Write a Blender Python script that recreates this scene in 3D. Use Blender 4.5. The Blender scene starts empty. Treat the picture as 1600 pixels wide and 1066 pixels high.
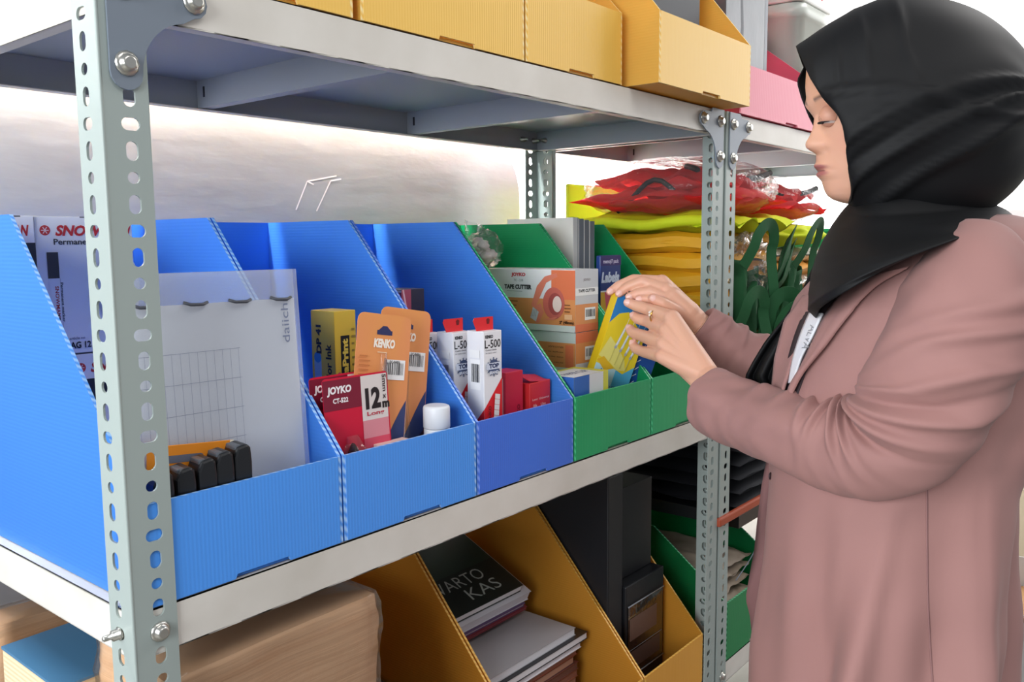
import bpy, bmesh, math, random
from mathutils import Vector, Matrix, noise, Euler
random.seed(7)
S = bpy.context.scene
COL = S.collection
PI = math.pi
FLOOR = 0.98            # everything is laid out from the middle shelf's beam; the floor lies 0.98 m below it

# ---------------------------------------------------------------- camera
CF, YAW, PITCH, ROLL = 1352.0, 0.6866, -0.1146, -0.0087
CP = Vector((-.334, -.688, .3523))
FWD = Vector((math.cos(PITCH)*math.cos(YAW), math.cos(PITCH)*math.sin(YAW), math.sin(PITCH)))
_r = Vector((math.sin(YAW), -math.cos(YAW), 0)); _u = _r.cross(FWD)
RGT = _r*math.cos(ROLL) + _u*math.sin(ROLL); UPV = -_r*math.sin(ROLL) + _u*math.cos(ROLL)
cd = bpy.data.cameras.new('camera'); cam = bpy.data.objects.new('camera', cd); COL.objects.link(cam)
cd.sensor_width = 36; cd.lens = CF/1600*36; cd.clip_start = .02
M = Matrix((RGT, UPV, -FWD)).transposed().to_4x4(); M.translation = CP
cam.matrix_world = M
S.camera = cam

# ---------------------------------------------------------------- world, lamps, exposure
S.view_settings.view_transform = 'Standard'; S.view_settings.look = 'None'
S.view_settings.gamma = 1; S.view_settings.use_curve_mapping = False
S.view_settings.exposure = 0.0
W = bpy.data.worlds.new('room_light'); S.world = W; W.use_nodes = True
W.node_tree.nodes['Background'].inputs[0].default_value = (.86, .90, 1, 1)
W.node_tree.nodes['Background'].inputs[1].default_value = .33

def area(name, loc, target, sx, sy, power, color):
    l = bpy.data.lights.new(name, 'AREA'); l.shape = 'RECTANGLE'; l.size = sx; l.size_y = sy
    l.energy = power; l.color = color
    o = bpy.data.objects.new(name, l); COL.objects.link(o); o.location = loc
    o.rotation_euler = (Vector(target)-Vector(loc)).to_track_quat('-Z', 'Y').to_euler()
    return o
area('window_daylight_left', (-2.5, -.75, .85), (0, .1, .2), 1.6, 1.4, 78, (.93, .97, 1))
area('side_fill_light', (-2.4, .75, .62), (0, .15, .25), 1.2, 1.2, 62, (.95, .98, 1))  # added fill that brightens only the left-facing sides
area('ceiling_lamp_aisle', (.2, -1.6, 1.9), (.7, -.2, .2), 1.5, .6, 14, (1, .96, .91))
area('ceiling_lamp_far', (2.6, -.9, 1.95), (2.2, -.2, .3), 1.4, .5, 28, (1, .97, .94))
area('tube_light_behind_rack', (.75, .462, .78), (.75, .50, .2), 2.2, .03, 36, (.97, .98, 1))
area('tube_light_behind_far_rack', (2.1, .50, .90), (2.1, .56, .2), 1.6, .05, 24, (1, 1, 1))

# ---------------------------------------------------------------- materials
def lin(c):
    c = c.lstrip('#'); v = [int(c[i:i+2], 16)/255 for i in (0, 2, 4)]
    return tuple(x/12.92 if x <= .04045 else ((x+.055)/1.055)**2.4 for x in v) + (1,)
_m = {}
def mat(name, col, rough=.5, metal=0, spec=.5, bump=None, var=None, trans=0, alpha=1, sheen=0, coat=0, sss=0, attr=None):
    if name in _m: return _m[name]
    m = bpy.data.materials.new(name); m.use_nodes = True; n = m.node_tree.nodes; L = m.node_tree.links
    b = n['Principled BSDF']; b.inputs['Base Color'].default_value = lin(col)
    b.inputs['Roughness'].default_value = rough; b.inputs['Metallic'].default_value = metal
    b.inputs['Specular IOR Level'].default_value = spec
    b.inputs['Transmission Weight'].default_value = trans; b.inputs['Alpha'].default_value = alpha
    b.inputs['Sheen Weight'].default_value = sheen; b.inputs['Coat Weight'].default_value = coat
    if sss:
        b.inputs['Subsurface Weight'].default_value = sss; b.inputs['Subsurface Radius'].default_value = (.012, .004, .002)
        b.inputs['Subsurface Scale'].default_value = 1
    tc = n.new('ShaderNodeTexCoord')
    if attr:
        a = n.new('ShaderNodeAttribute'); a.attribute_name = attr; L.new(a.outputs['Color'], b.inputs['Base Color'])
    if var:   # (other colour, scale, stretch)
        mp = n.new('ShaderNodeMapping'); mp.inputs['Scale'].default_value = var[2]; L.new(tc.outputs['Object'], mp.inputs[0])
        t = n.new('ShaderNodeTexNoise'); t.inputs['Scale'].default_value = var[1]; t.inputs['Detail'].default_value = 5
        L.new(mp.outputs[0], t.inputs[0])
        r = n.new('ShaderNodeValToRGB'); r.color_ramp.elements[0].position = .35; r.color_ramp.elements[1].position = .7
        r.color_ramp.elements[0].color = lin(col); r.color_ramp.elements[1].color = lin(var[0])
        L.new(t.outputs[0], r.inputs[0]); L.new(r.outputs[0], b.inputs['Base Color'])
    if bump:  # (kind, scale, strength, distance, stretch)
        k, sc, st, ds, sv = bump
        mp = n.new('ShaderNodeMapping'); mp.inputs['Scale'].default_value = sv; L.new(tc.outputs['Object'], mp.inputs[0])
        if k == 'noise':
            t = n.new('ShaderNodeTexNoise'); t.inputs['Scale'].default_value = sc; t.inputs['Detail'].default_value = 4; out = t.outputs[0]
        elif k == 'voronoi':
            t = n.new('ShaderNodeTexVoronoi'); t.inputs['Scale'].default_value = sc; out = t.outputs[0]
        else:
            t = n.new('ShaderNodeTexWave'); t.bands_direction = k; t.inputs['Scale'].default_value = sc; out = t.outputs['Fac']
        L.new(mp.outputs[0], t.inputs[0])
        bp = n.new('ShaderNodeBump'); bp.inputs['Strength'].default_value = st; bp.inputs['Distance'].default_value = ds
        L.new(out, bp.inputs['Height']); L.new(bp.outputs[0], b.inputs['Normal'])
    _m[name] = m; return m
def ink(c, rough=.45): return mat('print_'+c.strip('#')+str(rough), c, rough)
def glow(name, c, s):
    if name in _m: return _m[name]
    m = bpy.data.materials.new(name); m.use_nodes = True; n = m.node_tree.nodes
    b = n['Principled BSDF']; b.inputs['Base Color'].default_value = lin(c)
    b.inputs['Emission Color'].default_value = lin(c); b.inputs['Emission Strength'].default_value = s
    _m[name] = m; return m
def film(name, col, rough, opacity, bump=None):
    """thin clear or milky plastic: part see-through, part glossy"""
    if name in _m: return _m[name]
    m = bpy.data.materials.new(name); m.use_nodes = True; nt = m.node_tree; n = nt.nodes; L = nt.links
    n.remove(n['Principled BSDF']); out = n['Material Output']
    t = n.new('ShaderNodeBsdfTransparent'); g = n.new('ShaderNodeBsdfGlossy'); g.inputs['Roughness'].default_value = rough
    d = n.new('ShaderNodeBsdfDiffuse'); d.inputs['Color'].default_value = lin(col); t.inputs['Color'].default_value = (1, 1, 1, 1)
    m1 = n.new('ShaderNodeMixShader'); m1.inputs[0].default_value = opacity; L.new(t.outputs[0], m1.inputs[1]); L.new(d.outputs[0], m1.inputs[2])
    fr = n.new('ShaderNodeFresnel'); fr.inputs[0].default_value = 1.5
    m2 = n.new('ShaderNodeMixShader'); mu = n.new('ShaderNodeMath'); mu.operation = 'MULTIPLY'; mu.inputs[1].default_value = .55; L.new(fr.outputs[0], mu.inputs[0]); L.new(mu.outputs[0], m2.inputs[0]); L.new(m1.outputs[0], m2.inputs[1]); L.new(g.outputs[0], m2.inputs[2])
    if bump:
        tc = n.new('ShaderNodeTexCoord'); x = n.new('ShaderNodeTexNoise'); x.inputs['Scale'].default_value = bump[0]; x.inputs['Detail'].default_value = 3
        L.new(tc.outputs['Object'], x.inputs[0]); bp = n.new('ShaderNodeBump'); bp.inputs['Strength'].default_value = bump[1]; bp.inputs['Distance'].default_value = bump[2]
        L.new(x.outputs[0], bp.inputs['Height']); L.new(bp.outputs[0], g.inputs['Normal']); L.new(bp.outputs[0], fr.inputs['Normal']); L.new(bp.outputs[0], d.inputs['Normal'])
    L.new(m2.outputs[0], out.inputs[0]); _m[name] = m; return m

def fluted(name, col, axis, rough=.38):
    m = mat(name, col, rough, bump=(axis, 1, .16, .0006, (1, 1, 1)))
    for nd in m.node_tree.nodes:
        if nd.type == 'TEX_WAVE': nd.inputs['Scale'].default_value = 78
    return m
def thin(m, f=.40):
    """lets some light through the thin plastic sheet"""
    n = m.node_tree.nodes; L = m.node_tree.links
    if any(x.type == 'BSDF_TRANSLUCENT' for x in n): return m
    t = n.new('ShaderNodeBsdfTranslucent'); t.inputs[0].default_value = n['Principled BSDF'].inputs['Base Color'].default_value
    x = n.new('ShaderNodeMixShader'); x.inputs[0].default_value = f
    L.new(n['Principled BSDF'].outputs[0], x.inputs[1]); L.new(t.outputs[0], x.inputs[2]); L.new(x.outputs[0], n['Material Output'].inputs[0]); return m
def edge_mat(name, c1, c2):
    if name in _m: return _m[name]
    m = mat(name, c1, .5); n = m.node_tree.nodes; L = m.node_tree.links
    tc = n.new('ShaderNodeTexCoord'); w = n.new('ShaderNodeTexWave'); w.inputs['Scale'].default_value = 60; w.bands_direction = 'DIAGONAL'
    r = n.new('ShaderNodeValToRGB'); r.color_ramp.elements[0].color = lin(c1); r.color_ramp.elements[1].color = lin(c2)
    L.new(tc.outputs['Object'], w.inputs[0]); L.new(w.outputs['Fac'], r.inputs[0]); L.new(r.outputs[0], n['Principled BSDF'].inputs['Base Color'])
    return m

white_paint = mat('white_painted_steel', '#dedad2', .42, var=('#cfcac0', 9, (1, 1, 1)))
grey_paint = mat('grey_painted_steel', '#9da8a4', .40, bump=('noise', 60, .05, .001, (1, 1, 1)))
shelf_shaded = mat('shaded_shelf_steel', '#a2a7ad', .42, metal=.05)  # shade put into the colour of shelf undersides and inner beam faces
gusset_grey = mat('gusset_grey_steel', '#76808c', .4)
zinc = mat('zinc_bolt', '#c9c8c0', .28, metal=.9)
card_white = mat('white_card', '#e6e6ea', .45)
card_brown = mat('brown_card', '#b98d5f', .8)
paper = mat('paper_edge', '#e4e0d8', .8)
black_plastic = mat('black_plastic', '#1b1d20', .33)

# ---------------------------------------------------------------- mesh building
class MB:
    def __init__(s): s.v = []; s.f = []; s.m = []; s.mats = []; s.smooth = []
    def mi(s, m):
        if m not in s.mats: s.mats.append(m)
        return s.mats.index(m)
    def add(s, vs, fs, m, smooth=False):
        o = len(s.v); s.v += [tuple(x) for x in vs]; k = s.mi(m)
        for f in fs: s.f.append(tuple(i+o for i in f)); s.m.append(k); s.smooth.append(smooth)
    def box(s, c, size, m, rot=None):
        h = [x/2 for x in size]; vs = [Vector((a*h[0], b*h[1], d*h[2])) for a in (-1, 1) for b in (-1, 1) for d in (-1, 1)]
        if rot: R = Euler(rot).to_matrix(); vs = [R @ v for v in vs]
        c = Vector(c); vs = [v+c for v in vs]
        s.add(vs, [(0, 1, 3, 2), (4, 6, 7, 5), (0, 4, 5, 1), (2, 3, 7, 6), (0, 2, 6, 4), (1, 5, 7, 3)], m)
    def prism(s, pts, O, U, V, N, t, m, mside=None):
        O, U, V, N = map(Vector, (O, U, V, N)); n = len(pts)
        a = [O+U*p[0]+V*p[1] for p in pts]; b = [p+N*t for p in a]
        s.add(a, [tuple(range(n))], m); s.add(b, [tuple(range(n))[::-1]], m)
        s.add(a+b, [(i, (i+1) % n, (i+1) % n+n, i+n) for i in range(n)], mside or m)
    def tube(s, path, rad, m, n=12, caps=True, smooth=True):
        path = [Vector(p) for p in path]; rad = rad if hasattr(rad, '__len__') else [rad]*len(path)
        vs = []; up = None
        for i, p in enumerate(path):
            t = (path[min(i+1, len(path)-1)]-path[max(i-1, 0)]).normalized()
            if up is None: up = t.orthogonal().normalized()
            else: up = (up - t*up.dot(t)).normalized()
            w = t.cross(up)
            vs += [p+(up*math.cos(a)+w*math.sin(a))*rad[i] for a in (2*PI*k/n for k in range(n))]
        fs = [(i*n+k, i*n+(k+1) % n, (i+1)*n+(k+1) % n, (i+1)*n+k) for i in range(len(path)-1) for k in range(n)]
        s.add(vs, fs, m, smooth)
        if caps:
            e = (len(path)-1)*n; s.add(vs[:n], [tuple(range(n))[::-1]], m); s.add(vs[e:], [tuple(range(n))], m)
    def lathe(s, prof, m, c=(0, 0, 0), n=24, axis='z'):
        vs = []
        for r, h in prof:
            for k in range(n):
                a = 2*PI*k/n; p = (r*math.cos(a), r*math.sin(a), h)
                if axis == 'y': p = (p[0], -p[2], p[1])
                if axis == 'x': p = (-p[2], p[0], p[1])
                vs.append(Vector(p)+Vector(c))
        fs = [(i*n+k, i*n+(k+1) % n, (i+1)*n+(k+1) % n, (i+1)*n+k) for i in range(len(prof)-1) for k in range(n)]
        s.add(vs, fs, m, True); s.add(vs[:n], [tuple(range(n))[::-1]], m); s.add(vs[-n:], [tuple(range(n))], m)
    def grid(s, P, m, closed_u=False, smooth=True):
        """P[row][col]"""
        R, C = len(P), len(P[0]); fs = []
        for i in range(R-1):
            for j in range(C if closed_u else C-1):
                k = (j+1) % C; fs.append((i*C+j, i*C+k, (i+1)*C+k, (i+1)*C+j))
        s.add([q for r in P for q in r], fs, m, smooth)
    def build(s, name, parent=None, loc=(0, 0, 0), rot=(0, 0, 0), bevel=0, solid=0, sub=0, fixn=True, crisp=False):
        me = bpy.data.meshes.new(name); me.from_pydata(s.v, [], s.f)
        for m in s.mats: me.materials.append(m)
        me.polygons.foreach_set('material_index', s.m); me.polygons.foreach_set('use_smooth', s.smooth)
        if fixn:
            bm = bmesh.new(); bm.from_mesh(me); bmesh.ops.remove_doubles(bm, verts=bm.verts, dist=1e-6)
            bmesh.ops.recalc_face_normals(bm, faces=bm.faces); bm.to_mesh(me); bm.free()
        me.update(); o = bpy.data.objects.new(name, me); COL.objects.link(o); o.location = loc; o.rotation_euler = rot
        if parent: o.parent = parent
        if sub: q = o.modifiers.new('sub', 'SUBSURF'); q.levels = q.render_levels = sub
        if solid:
            q = o.modifiers.new('solid', 'SOLIDIFY'); q.thickness = solid; q.offset = 0
            if crisp: q = o.modifiers.new('split', 'EDGE_SPLIT'); q.split_angle = 1.0
        if bevel: q = o.modifiers.new('bevel', 'BEVEL'); q.width = bevel; q.segments = 2; q.limit_method = 'ANGLE'; q.angle_limit = .8
        return o
def tag(o, label, cat, group=None, kind=None):
    o['label'] = label; o['category'] = cat
    if group: o['group'] = group
    if kind: o['kind'] = kind
    return o
def thing(name, label, cat, loc=(0, 0, 0), rot=(0, 0, 0), group=None):
    o = bpy.data.objects.new(name, None); COL.objects.link(o); o.location = loc; o.rotation_euler = rot
    o.empty_display_size = .02
    return tag(o, label, cat, group)
def struct(o): o['kind'] = 'structure'; return o

_tc = {}
def text_geo(st, bold=.0, italic=0):
    k = (st, bold, italic)
    if k in _tc: return _tc[k]
    c = bpy.data.curves.new('t', 'FONT'); c.body = st; c.size = 1; c.offset = bold; c.shear = italic; c.resolution_u = 3
    o = bpy.data.objects.new('t', c); COL.objects.link(o); dg = bpy.context.evaluated_depsgraph_get()
    me = bpy.data.meshes.new_from_object(o.evaluated_get(dg))
    v = [p.co.copy() for p in me.vertices]; f = [tuple(p.vertices) for p in me.polygons]
    bpy.data.objects.remove(o); bpy.data.curves.remove(c); bpy.data.meshes.remove(me)
    x0 = min(p.x for p in v); x1 = max(p.x for p in v); y0 = min(p.y for p in v); y1 = max(p.y for p in v)
    _tc[k] = (v, f, x0, x1, y0, y1); return _tc[k]
class Art:
    """print on one flat face: O corner, U right, V up (N out), all in the parent's own coordinates"""
    def __init__(s, O, U, V): s.O = Vector(O); s.U = Vector(U).normalized(); s.V = Vector(V).normalized(); s.N = s.U.cross(s.V); s.b = MB(); s.k = 0
    def P(s, u, v): return s.O+s.U*u+s.V*v+s.N*(.00012+.00007*s.k)
    def poly(s, pts, c): s.k += 1; s.b.add([s.P(*p) for p in pts], [tuple(range(len(pts)))], ink(c) if isinstance(c, str) else c); return s
    def rect(s, u0, v0, u1, v1, c): return s.poly([(u0, v0), (u1, v0), (u1, v1), (u0, v1)], c)
    def disc(s, u, v, r, c, rx=None, n=20): return s.poly([(u+(rx or r)*math.cos(2*PI*i/n), v+r*math.sin(2*PI*i/n)) for i in range(n)], c)
    def line(s, u0, v0, u1, v1, w, c):
        d = Vector((u1-u0, v1-v0)).normalized()*w/2; n = (-d.y, d.x)
        return s.poly([(u0-n[0], v0-n[1]), (u1-n[0], v1-n[1]), (u1+n[0], v1+n[1]), (u0+n[0], v0+n[1])], c)
    def text(s, st, u, v, h, c, w=None, bold=.02, italic=0, rot=0):
        s.k += 1; vs, fs, x0, x1, y0, y1 = text_geo(st, bold, italic); sy = h/(y1-y0); sx = w/(x1-x0) if w else sy
        cr, sr = math.cos(rot), math.sin(rot); o = []
        for p in vs:
            a = (p.x-x0)*sx; b = (p.y-y0)*sy; o.append(s.P(u+a*cr-b*sr, v+a*sr+b*cr))
        s.b.add(o, fs, ink(c) if isinstance(c, str) else c); return s
    def bars(s, u0, v0, u1, v1, seed=1, vert=False):
        s.rect(u0, v0, u1, v1, '#f4f4f4'); rr = random.Random(seed); x = u0+.08*(u1-u0)
        while x < u1-.1*(u1-u0):
            w = (u1-u0)*rr.choice((.02, .035, .05)); s.rect(x, v0+.25*(v1-v0), x+w, v1-.15*(v1-v0), '#333338'); x += w+(u1-u0)*rr.choice((.02, .03, .05))
        return s
    def fine(s, u0, v0, u1, v1, n, c, seed=3):
        rr = random.Random(seed); h = (v1-v0)/n
        for i in range(n): s.rect(u0, v0+i*h+h*.3, u0+(u1-u0)*rr.uniform(.6, 1), v0+i*h+h*.6, c)
        return s
    def build(s, parent, name='printed_artwork'): return s.b.build(name, parent, fixn=False)
def faces(w, d, h):
    return dict(front=((-w/2, -d/2, 0), (1, 0, 0), (0, 0, 1)), left=((-w/2, d/2, 0), (0, -1, 0), (0, 0, 1)),
                top=((-w/2, -d/2, h), (1, 0, 0), (0, 1, 0)), right=((w/2, -d/2, 0), (0, 1, 0), (0, 0, 1)))
def carton(name, label, cat, x0, x1, y0, y1, z0, z1, m, group=None, rotz=0, tilt=(0, 0), bevel=.0008):
    w, d, h = x1-x0, y1-y0, z1-z0; b = MB(); b.box((0, 0, h/2), (w, d, h), m)
    o = b.build(name, None, ((x0+x1)/2, (y0+y1)/2, z0), (tilt[0], tilt[1], rotz), bevel=bevel)
    return tag(o, label, cat, group), faces(w, d, h)

# ---------------------------------------------------------------- the room
def slab(name, x0, x1, y0, y1, z0, z1, m):
    b = MB(); b.box(((x0+x1)/2, (y0+y1)/2, (z0+z1)/2), (x1-x0, y1-y0, z1-z0), m); return struct(b.build(name))
wall_m = mat('pale_wall_paint', '#d8dbd2', .8, bump=('noise', 30, .1, .002, (1, 1, 1)))
slab('floor', -3.5, 4.3, -3.2, .8, -FLOOR-.05, -FLOOR, mat('grey_floor_tile', '#8d8880', .35, var=('#7b766e', 3, (1, 1, 1))))
slab('wall_back', -3.5, 4.3, .64, .74, -FLOOR, 2.0, mat('white_back_wall', '#eceeec', .7))
wx = 4.2
b = MB()
for (y0, y1, z0, z1) in ((-3.2, .64, -FLOOR, .45), (-3.2, .64, 1.85, 2.0), (.60, .64, .45, 1.85), (-3.2, -2.6, .45, 1.85)):
    b.box((wx+.05, (y0+y1)/2, (z0+z1)/2), (.1, y1-y0, z1-z0), wall_m)
struct(b.build('wall_far'))
b = MB(); b.box((wx+.03, -1.0, 1.15), (.01, 3.2, 1.42), glow('overexposed_white_glow', '#ffffff', 2.6)); struct(b.build('window_1'))
b = MB()
b.box((wx-.03, -1.0, .455), (.10, 3.2, .035), mat('window_sill_paint', '#d9cfcf', .5))
b.box((wx-.01, .58, 1.15), (.05, .05, 1.42), white_paint)
struct(b.build('window_1_frame'))

b = MB(); b.box((2.6, .636, .34), (2.7, .006, .50), glow('overexposed_white_glow', '#ffffff', 2.6)); struct(b.build('backlight_pane'))  # glowing pane added on the back wall to light the far rack from behind
# ---------------------------------------------------------------- racks
PITCHH = .0214
def hole_pts(kind, n=16):
    w, h = {'V': (.0052, .0078), 'H': (.0078, .0052), 'O': (.0052, .0049)}[kind]; out = []
    for i in range(n):
        a = 2*PI*(i+.5)/n; c, s_ = math.cos(a), math.sin(a)
        if kind == 'V': out.append((w*c, (h-w)*(1 if s_ > 0 else -1)+w*s_))
        elif kind == 'H': out.append(((w-h)*(1 if c > 0 else -1)+h*c, h*s_))
        else: out.append((w*c, h*s_))
    return out
def flange(b, O, U, N, w, zlo, zhi, m):
    """perforated strip: U across, z up, N thickness direction"""
    O, U, N = Vector(O), Vector(U), Vector(N); t = .002; Z = Vector((0, 0, 1)); n = 16
    k0 = math.ceil((zlo-.0209)/PITCHH+.5); k1 = math.floor((zhi-.0209)/PITCHH-.5)
    P = lambda u, z, s: O+U*u+Z*z+N*(t*s)
    for k in range(k0, k1+1):
        zc = .0209+k*PITCHH; kind = 'HVOV'[k % 4]; c = .0235; hz = PITCHH/2
        outer = []
        for i in range(n):
            a = 2*PI*(i+.5)/n; dx, dy = math.cos(a), math.sin(a)
            q = max(abs(dx)/(w/2), abs(dy)/hz); outer.append((w/2+dx/q, zc+dy/q))
        # snap the nearest points to the corners of the cell
        for cx, cz in ((0, -hz), (w, -hz), (0, hz), (w, hz)):
            j = min(range(n), key=lambda i: (outer[i][0]-cx)**2+(outer[i][1]-zc-cz)**2); outer[j] = (cx, zc+cz)
        inner = [(c+p[0], zc+p[1]) for p in hole_pts(kind, n)]
        vs = [P(*p, 0) for p in outer]+[P(*p, 0) for p in inner]+[P(*p, 1) for p in outer]+[P(*p, 1) for p in inner]
        fs = []
        for i in range(n):
            j = (i+1) % n
            fs += [(i, j, n+j, n+i), (2*n+i, 3*n+i, 3*n+j, 2*n+j), (n+i, n+j, 3*n+j, 3*n+i)]
            if abs(outer[i][0]-outer[j][0]) < 1e-6: fs.append((i, 2*n+i, 2*n+j, j))
        b.add(vs, fs, m)
    for za, zb in ((zlo, .0209+(k0-.5)*PITCHH), (.0209+(k1+.5)*PITCHH, zhi)):
        q = O+U*(w/2)+Z*((za+zb)/2)+N*(t/2); sz = U*w+N*t+Z*(zb-za); b.box(q, [abs(x) for x in sz], m)
def post(rack, x, y, sx, sy, zhi):
    b = MB()
    flange(b, (x, y, 0), (sx, 0, 0), (0, sy, 0), .04, -FLOOR+.002, zhi, grey_paint)
    flange(b, (x, y, 0), (0, sy, 0), (sx, 0, 0), .04, -FLOOR+.002, zhi, grey_paint)
    # rounded outer corner
    b.tube([(x+sx*.0012, y+sy*.0012, -FLOOR+.002), (x+sx*.0012, y+sy*.0012, zhi)], .0017, grey_paint, 8)
    p = b.build('post', rack, fixn=False)
    f = MB(); f.box((x+sx*.02, y+sy*.02, -FLOOR+.003), (.044, .044, .006), black_plastic); f.build('post_foot', p)
    return p
def bolt(rack, p, axis, sgn, r=.0078, inner=False):
    """flanged hex bolt; axis 'x' or 'y', head towards -axis*sgn"""
    b = MB()
    prof = [(r*1.15, 0), (r*1.15, .0012), (r*.9, .0022), (r*.78, .0025), (r*.72, .0062), (r*.5, .0072)]
    n = 24
    if inner: prof = [(r*1.0, 0), (r*1.0, .0015), (r*.8, .002), (r*.8, .007), (r*.42, .0075), (r*.42, .014), (r*.3, .015)]
    b.lathe(prof, zinc, (0, 0, 0), 12 if not inner else 6, axis)
    if sgn < 0:
        b.v = [(-v[0], -v[1], v[2]) for v in b.v]
    b.build('bolt', rack, p)
def gusset(rack, x, sx, zt, y=-.0028):
    """curved corner plate under a shelf beam; x = outer corner of the post"""
    pts = [(.008, zt+.0412), (.008, zt-.045)]
    for i in range(9):
        a = PI+PI*i/8; pts.append((.0215+.0135*math.cos(a), zt-.045+.0135*math.sin(a)))
    for i in range(1, 10):
        a = PI-(PI/2)*i/10; pts.append((.035+.045*(1-math.cos(PI/2*i/10)), zt-.045+.045*math.sin(PI/2*i/10)*1.05))
    for i in range(7):
        a = -PI/2+PI*i/6; pts.append((.083+.0125*math.cos(a), zt+.020+.0125*math.sin(a)))
    pts += [(.083, zt+.0335), (.055, zt+.034), (.05, zt+.0412)]
    b = MB(); b.prism([(x+sx*p[0], p[1]) for p in pts], (0, y, 0), (1, 0, 0), (0, 0, 1), (0, 1, 0), .0024, gusset_grey)
    g = b.build('gusset_plate', rack)
    for u, v in ((.0215, zt-.038), (.0215, zt+.021), (.083, zt+.021)): bolt(g, (x+sx*u, y, v), 'y', 1, .0088)
def rack(label, x0, x1, D, levels, hb=.0414, name='metal_shelving_rack'):
    r = thing(name, label, 'shelving rack', (0, 0, 0)); zt = levels[-1]+(.068 if x0 == 0 else .0418)
    for (x, y, sx, sy) in ((x0, 0, 1, 1), (x1, 0, -1, 1), (x0, D, 1, -1), (x1, D, -1, -1)): post(r, x, y, sx, sy, zt if sx > 0 else levels[-1]+.0418)
    for k, z in enumerate(levels):
        t = .0012; a, c = x0+.0022, x1-.0022; y0, y1 = .0024, D-.0024
        s = MB(); s.box(((a+c)/2, (y0+y1)/2, z+hb-t/2), (c-a, y1-y0, t), white_paint)
        s.box(((a+c)/2, (y0+y1)/2, z+hb-.0018), (c-a-.004, y1-y0-.004, .001), shelf_shaded)
        sh = s.build('shelf', r)
        b = MB()
        for yy, q in ((y0, 1), (y1, -1)):
            b.box(((a+c)/2, yy+q*t/2, z+hb/2), (c-a, t, hb), white_paint); b.box(((a+c)/2, yy+q*(t+.0004), z+hb/2), (c-a-.004, .0008, hb-.004), shelf_shaded)
            b.box(((a+c)/2, yy+q*.007, z+t/2), (c-a, .014, t), white_paint)
        for xx, q in ((a, 1), (c, -1)):
            b.box((xx+q*t/2, (y0+y1)/2, z+hb/2), (t, y1-y0, hb), white_paint); b.box((xx+q*(t+.0004), (y0+y1)/2, z+hb/2), (.0008, y1-y0-.004, hb-.004), shelf_shaded)
            b.box((xx+q*.007, (y0+y1)/2, z+t/2), (.014, y1-y0, t), white_paint)
        b.build('shelf_frame', sh)
        for f in (.303, .662):
            xx = x0+f*(x1-x0)
            m = MB(); m.box((xx, (y0+y1)/2, z+hb/2+.0005), (.0012, y1-y0-.006, hb-.004), shelf_shaded); m.box((xx+.008, (y0+y1)/2, z+.003), (.016, y1-y0-.006, .0012), shelf_shaded)
            m.box((xx-.0008, y1-.02, z+hb*.55), (.0006, .004, .014), black_plastic)
            m.build('cross_brace', sh)
        if z > .3:
            gusset(r, x0, 1, z); gusset(r, x1, -1, z)
            for xx in (x0+.055, x0+.018, x1-.018, x1-.055): bolt(r, (xx, D-.005, z+.02), 'y', 1, .006, True)
        else:
            for xx in (x0+.0235, x1-.0235): bolt(r, (xx, 0, z+.0209), 'y', 1)
            bolt(r, (x0, .0235, z+.0209), 'x', 1, .006, True)
        for xx, q in ((x0+.0034, -1), (x1-.0034, 1)): bolt(r, (xx, D-.024, z+.0209), 'x', q, .006, True)
    return r
L1, D1 = 1.095, .413
rack('grey perforated-post rack with white shelves in the foreground holding the blue bins', 0, L1, D1, (-.905, -.497, 0, .5337))
rack('second grey rack standing end to end behind the woman, pink bin on its top shelf', L1+.009, L1+.009+1.095, D1, (-.905, -.497, -.02, .5337))

# silver board closing the back of the first rack, with one rounded top corner
pts = [(-.6, -.95), (1.150, -.95), (1.150, .44)]
pts += [(1.150-.09*(1-math.cos(a)), .44+.115*math.sin(a)) for a in [PI/2*i/8 for i in range(1, 9)]]
pts += [(-.6, .555)]
b = MB(); sil = mat('brushed_silver_foil', '#a3a5ab', .36, metal=.5, bump=('noise', 7, .35, .004, (1, 1, 3)), var=('#b6b8be', 3, (1, 1, 1)))
b.prism(pts, (0, .502, 0), (1, 0, 0), (0, 0, 1), (0, 1, 0), .006, sil)
sb = tag(b.build('silver_board', bevel=.002), 'large silver foil-faced board standing behind the front rack', 'board')
a = Art((0, .5019, 0), (1, 0, 0), (0, 0, 1))
for q in ((.558, .407, .583, .455), (.583, .455, .645, .467), (.600, .406, .632, .458), (.583, .455, .596, .450), (.632, .458, .655, .462)): a.line(*q, .0022, '#d9d3d4')
a.build(sb, 'scratch_mark')

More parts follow.
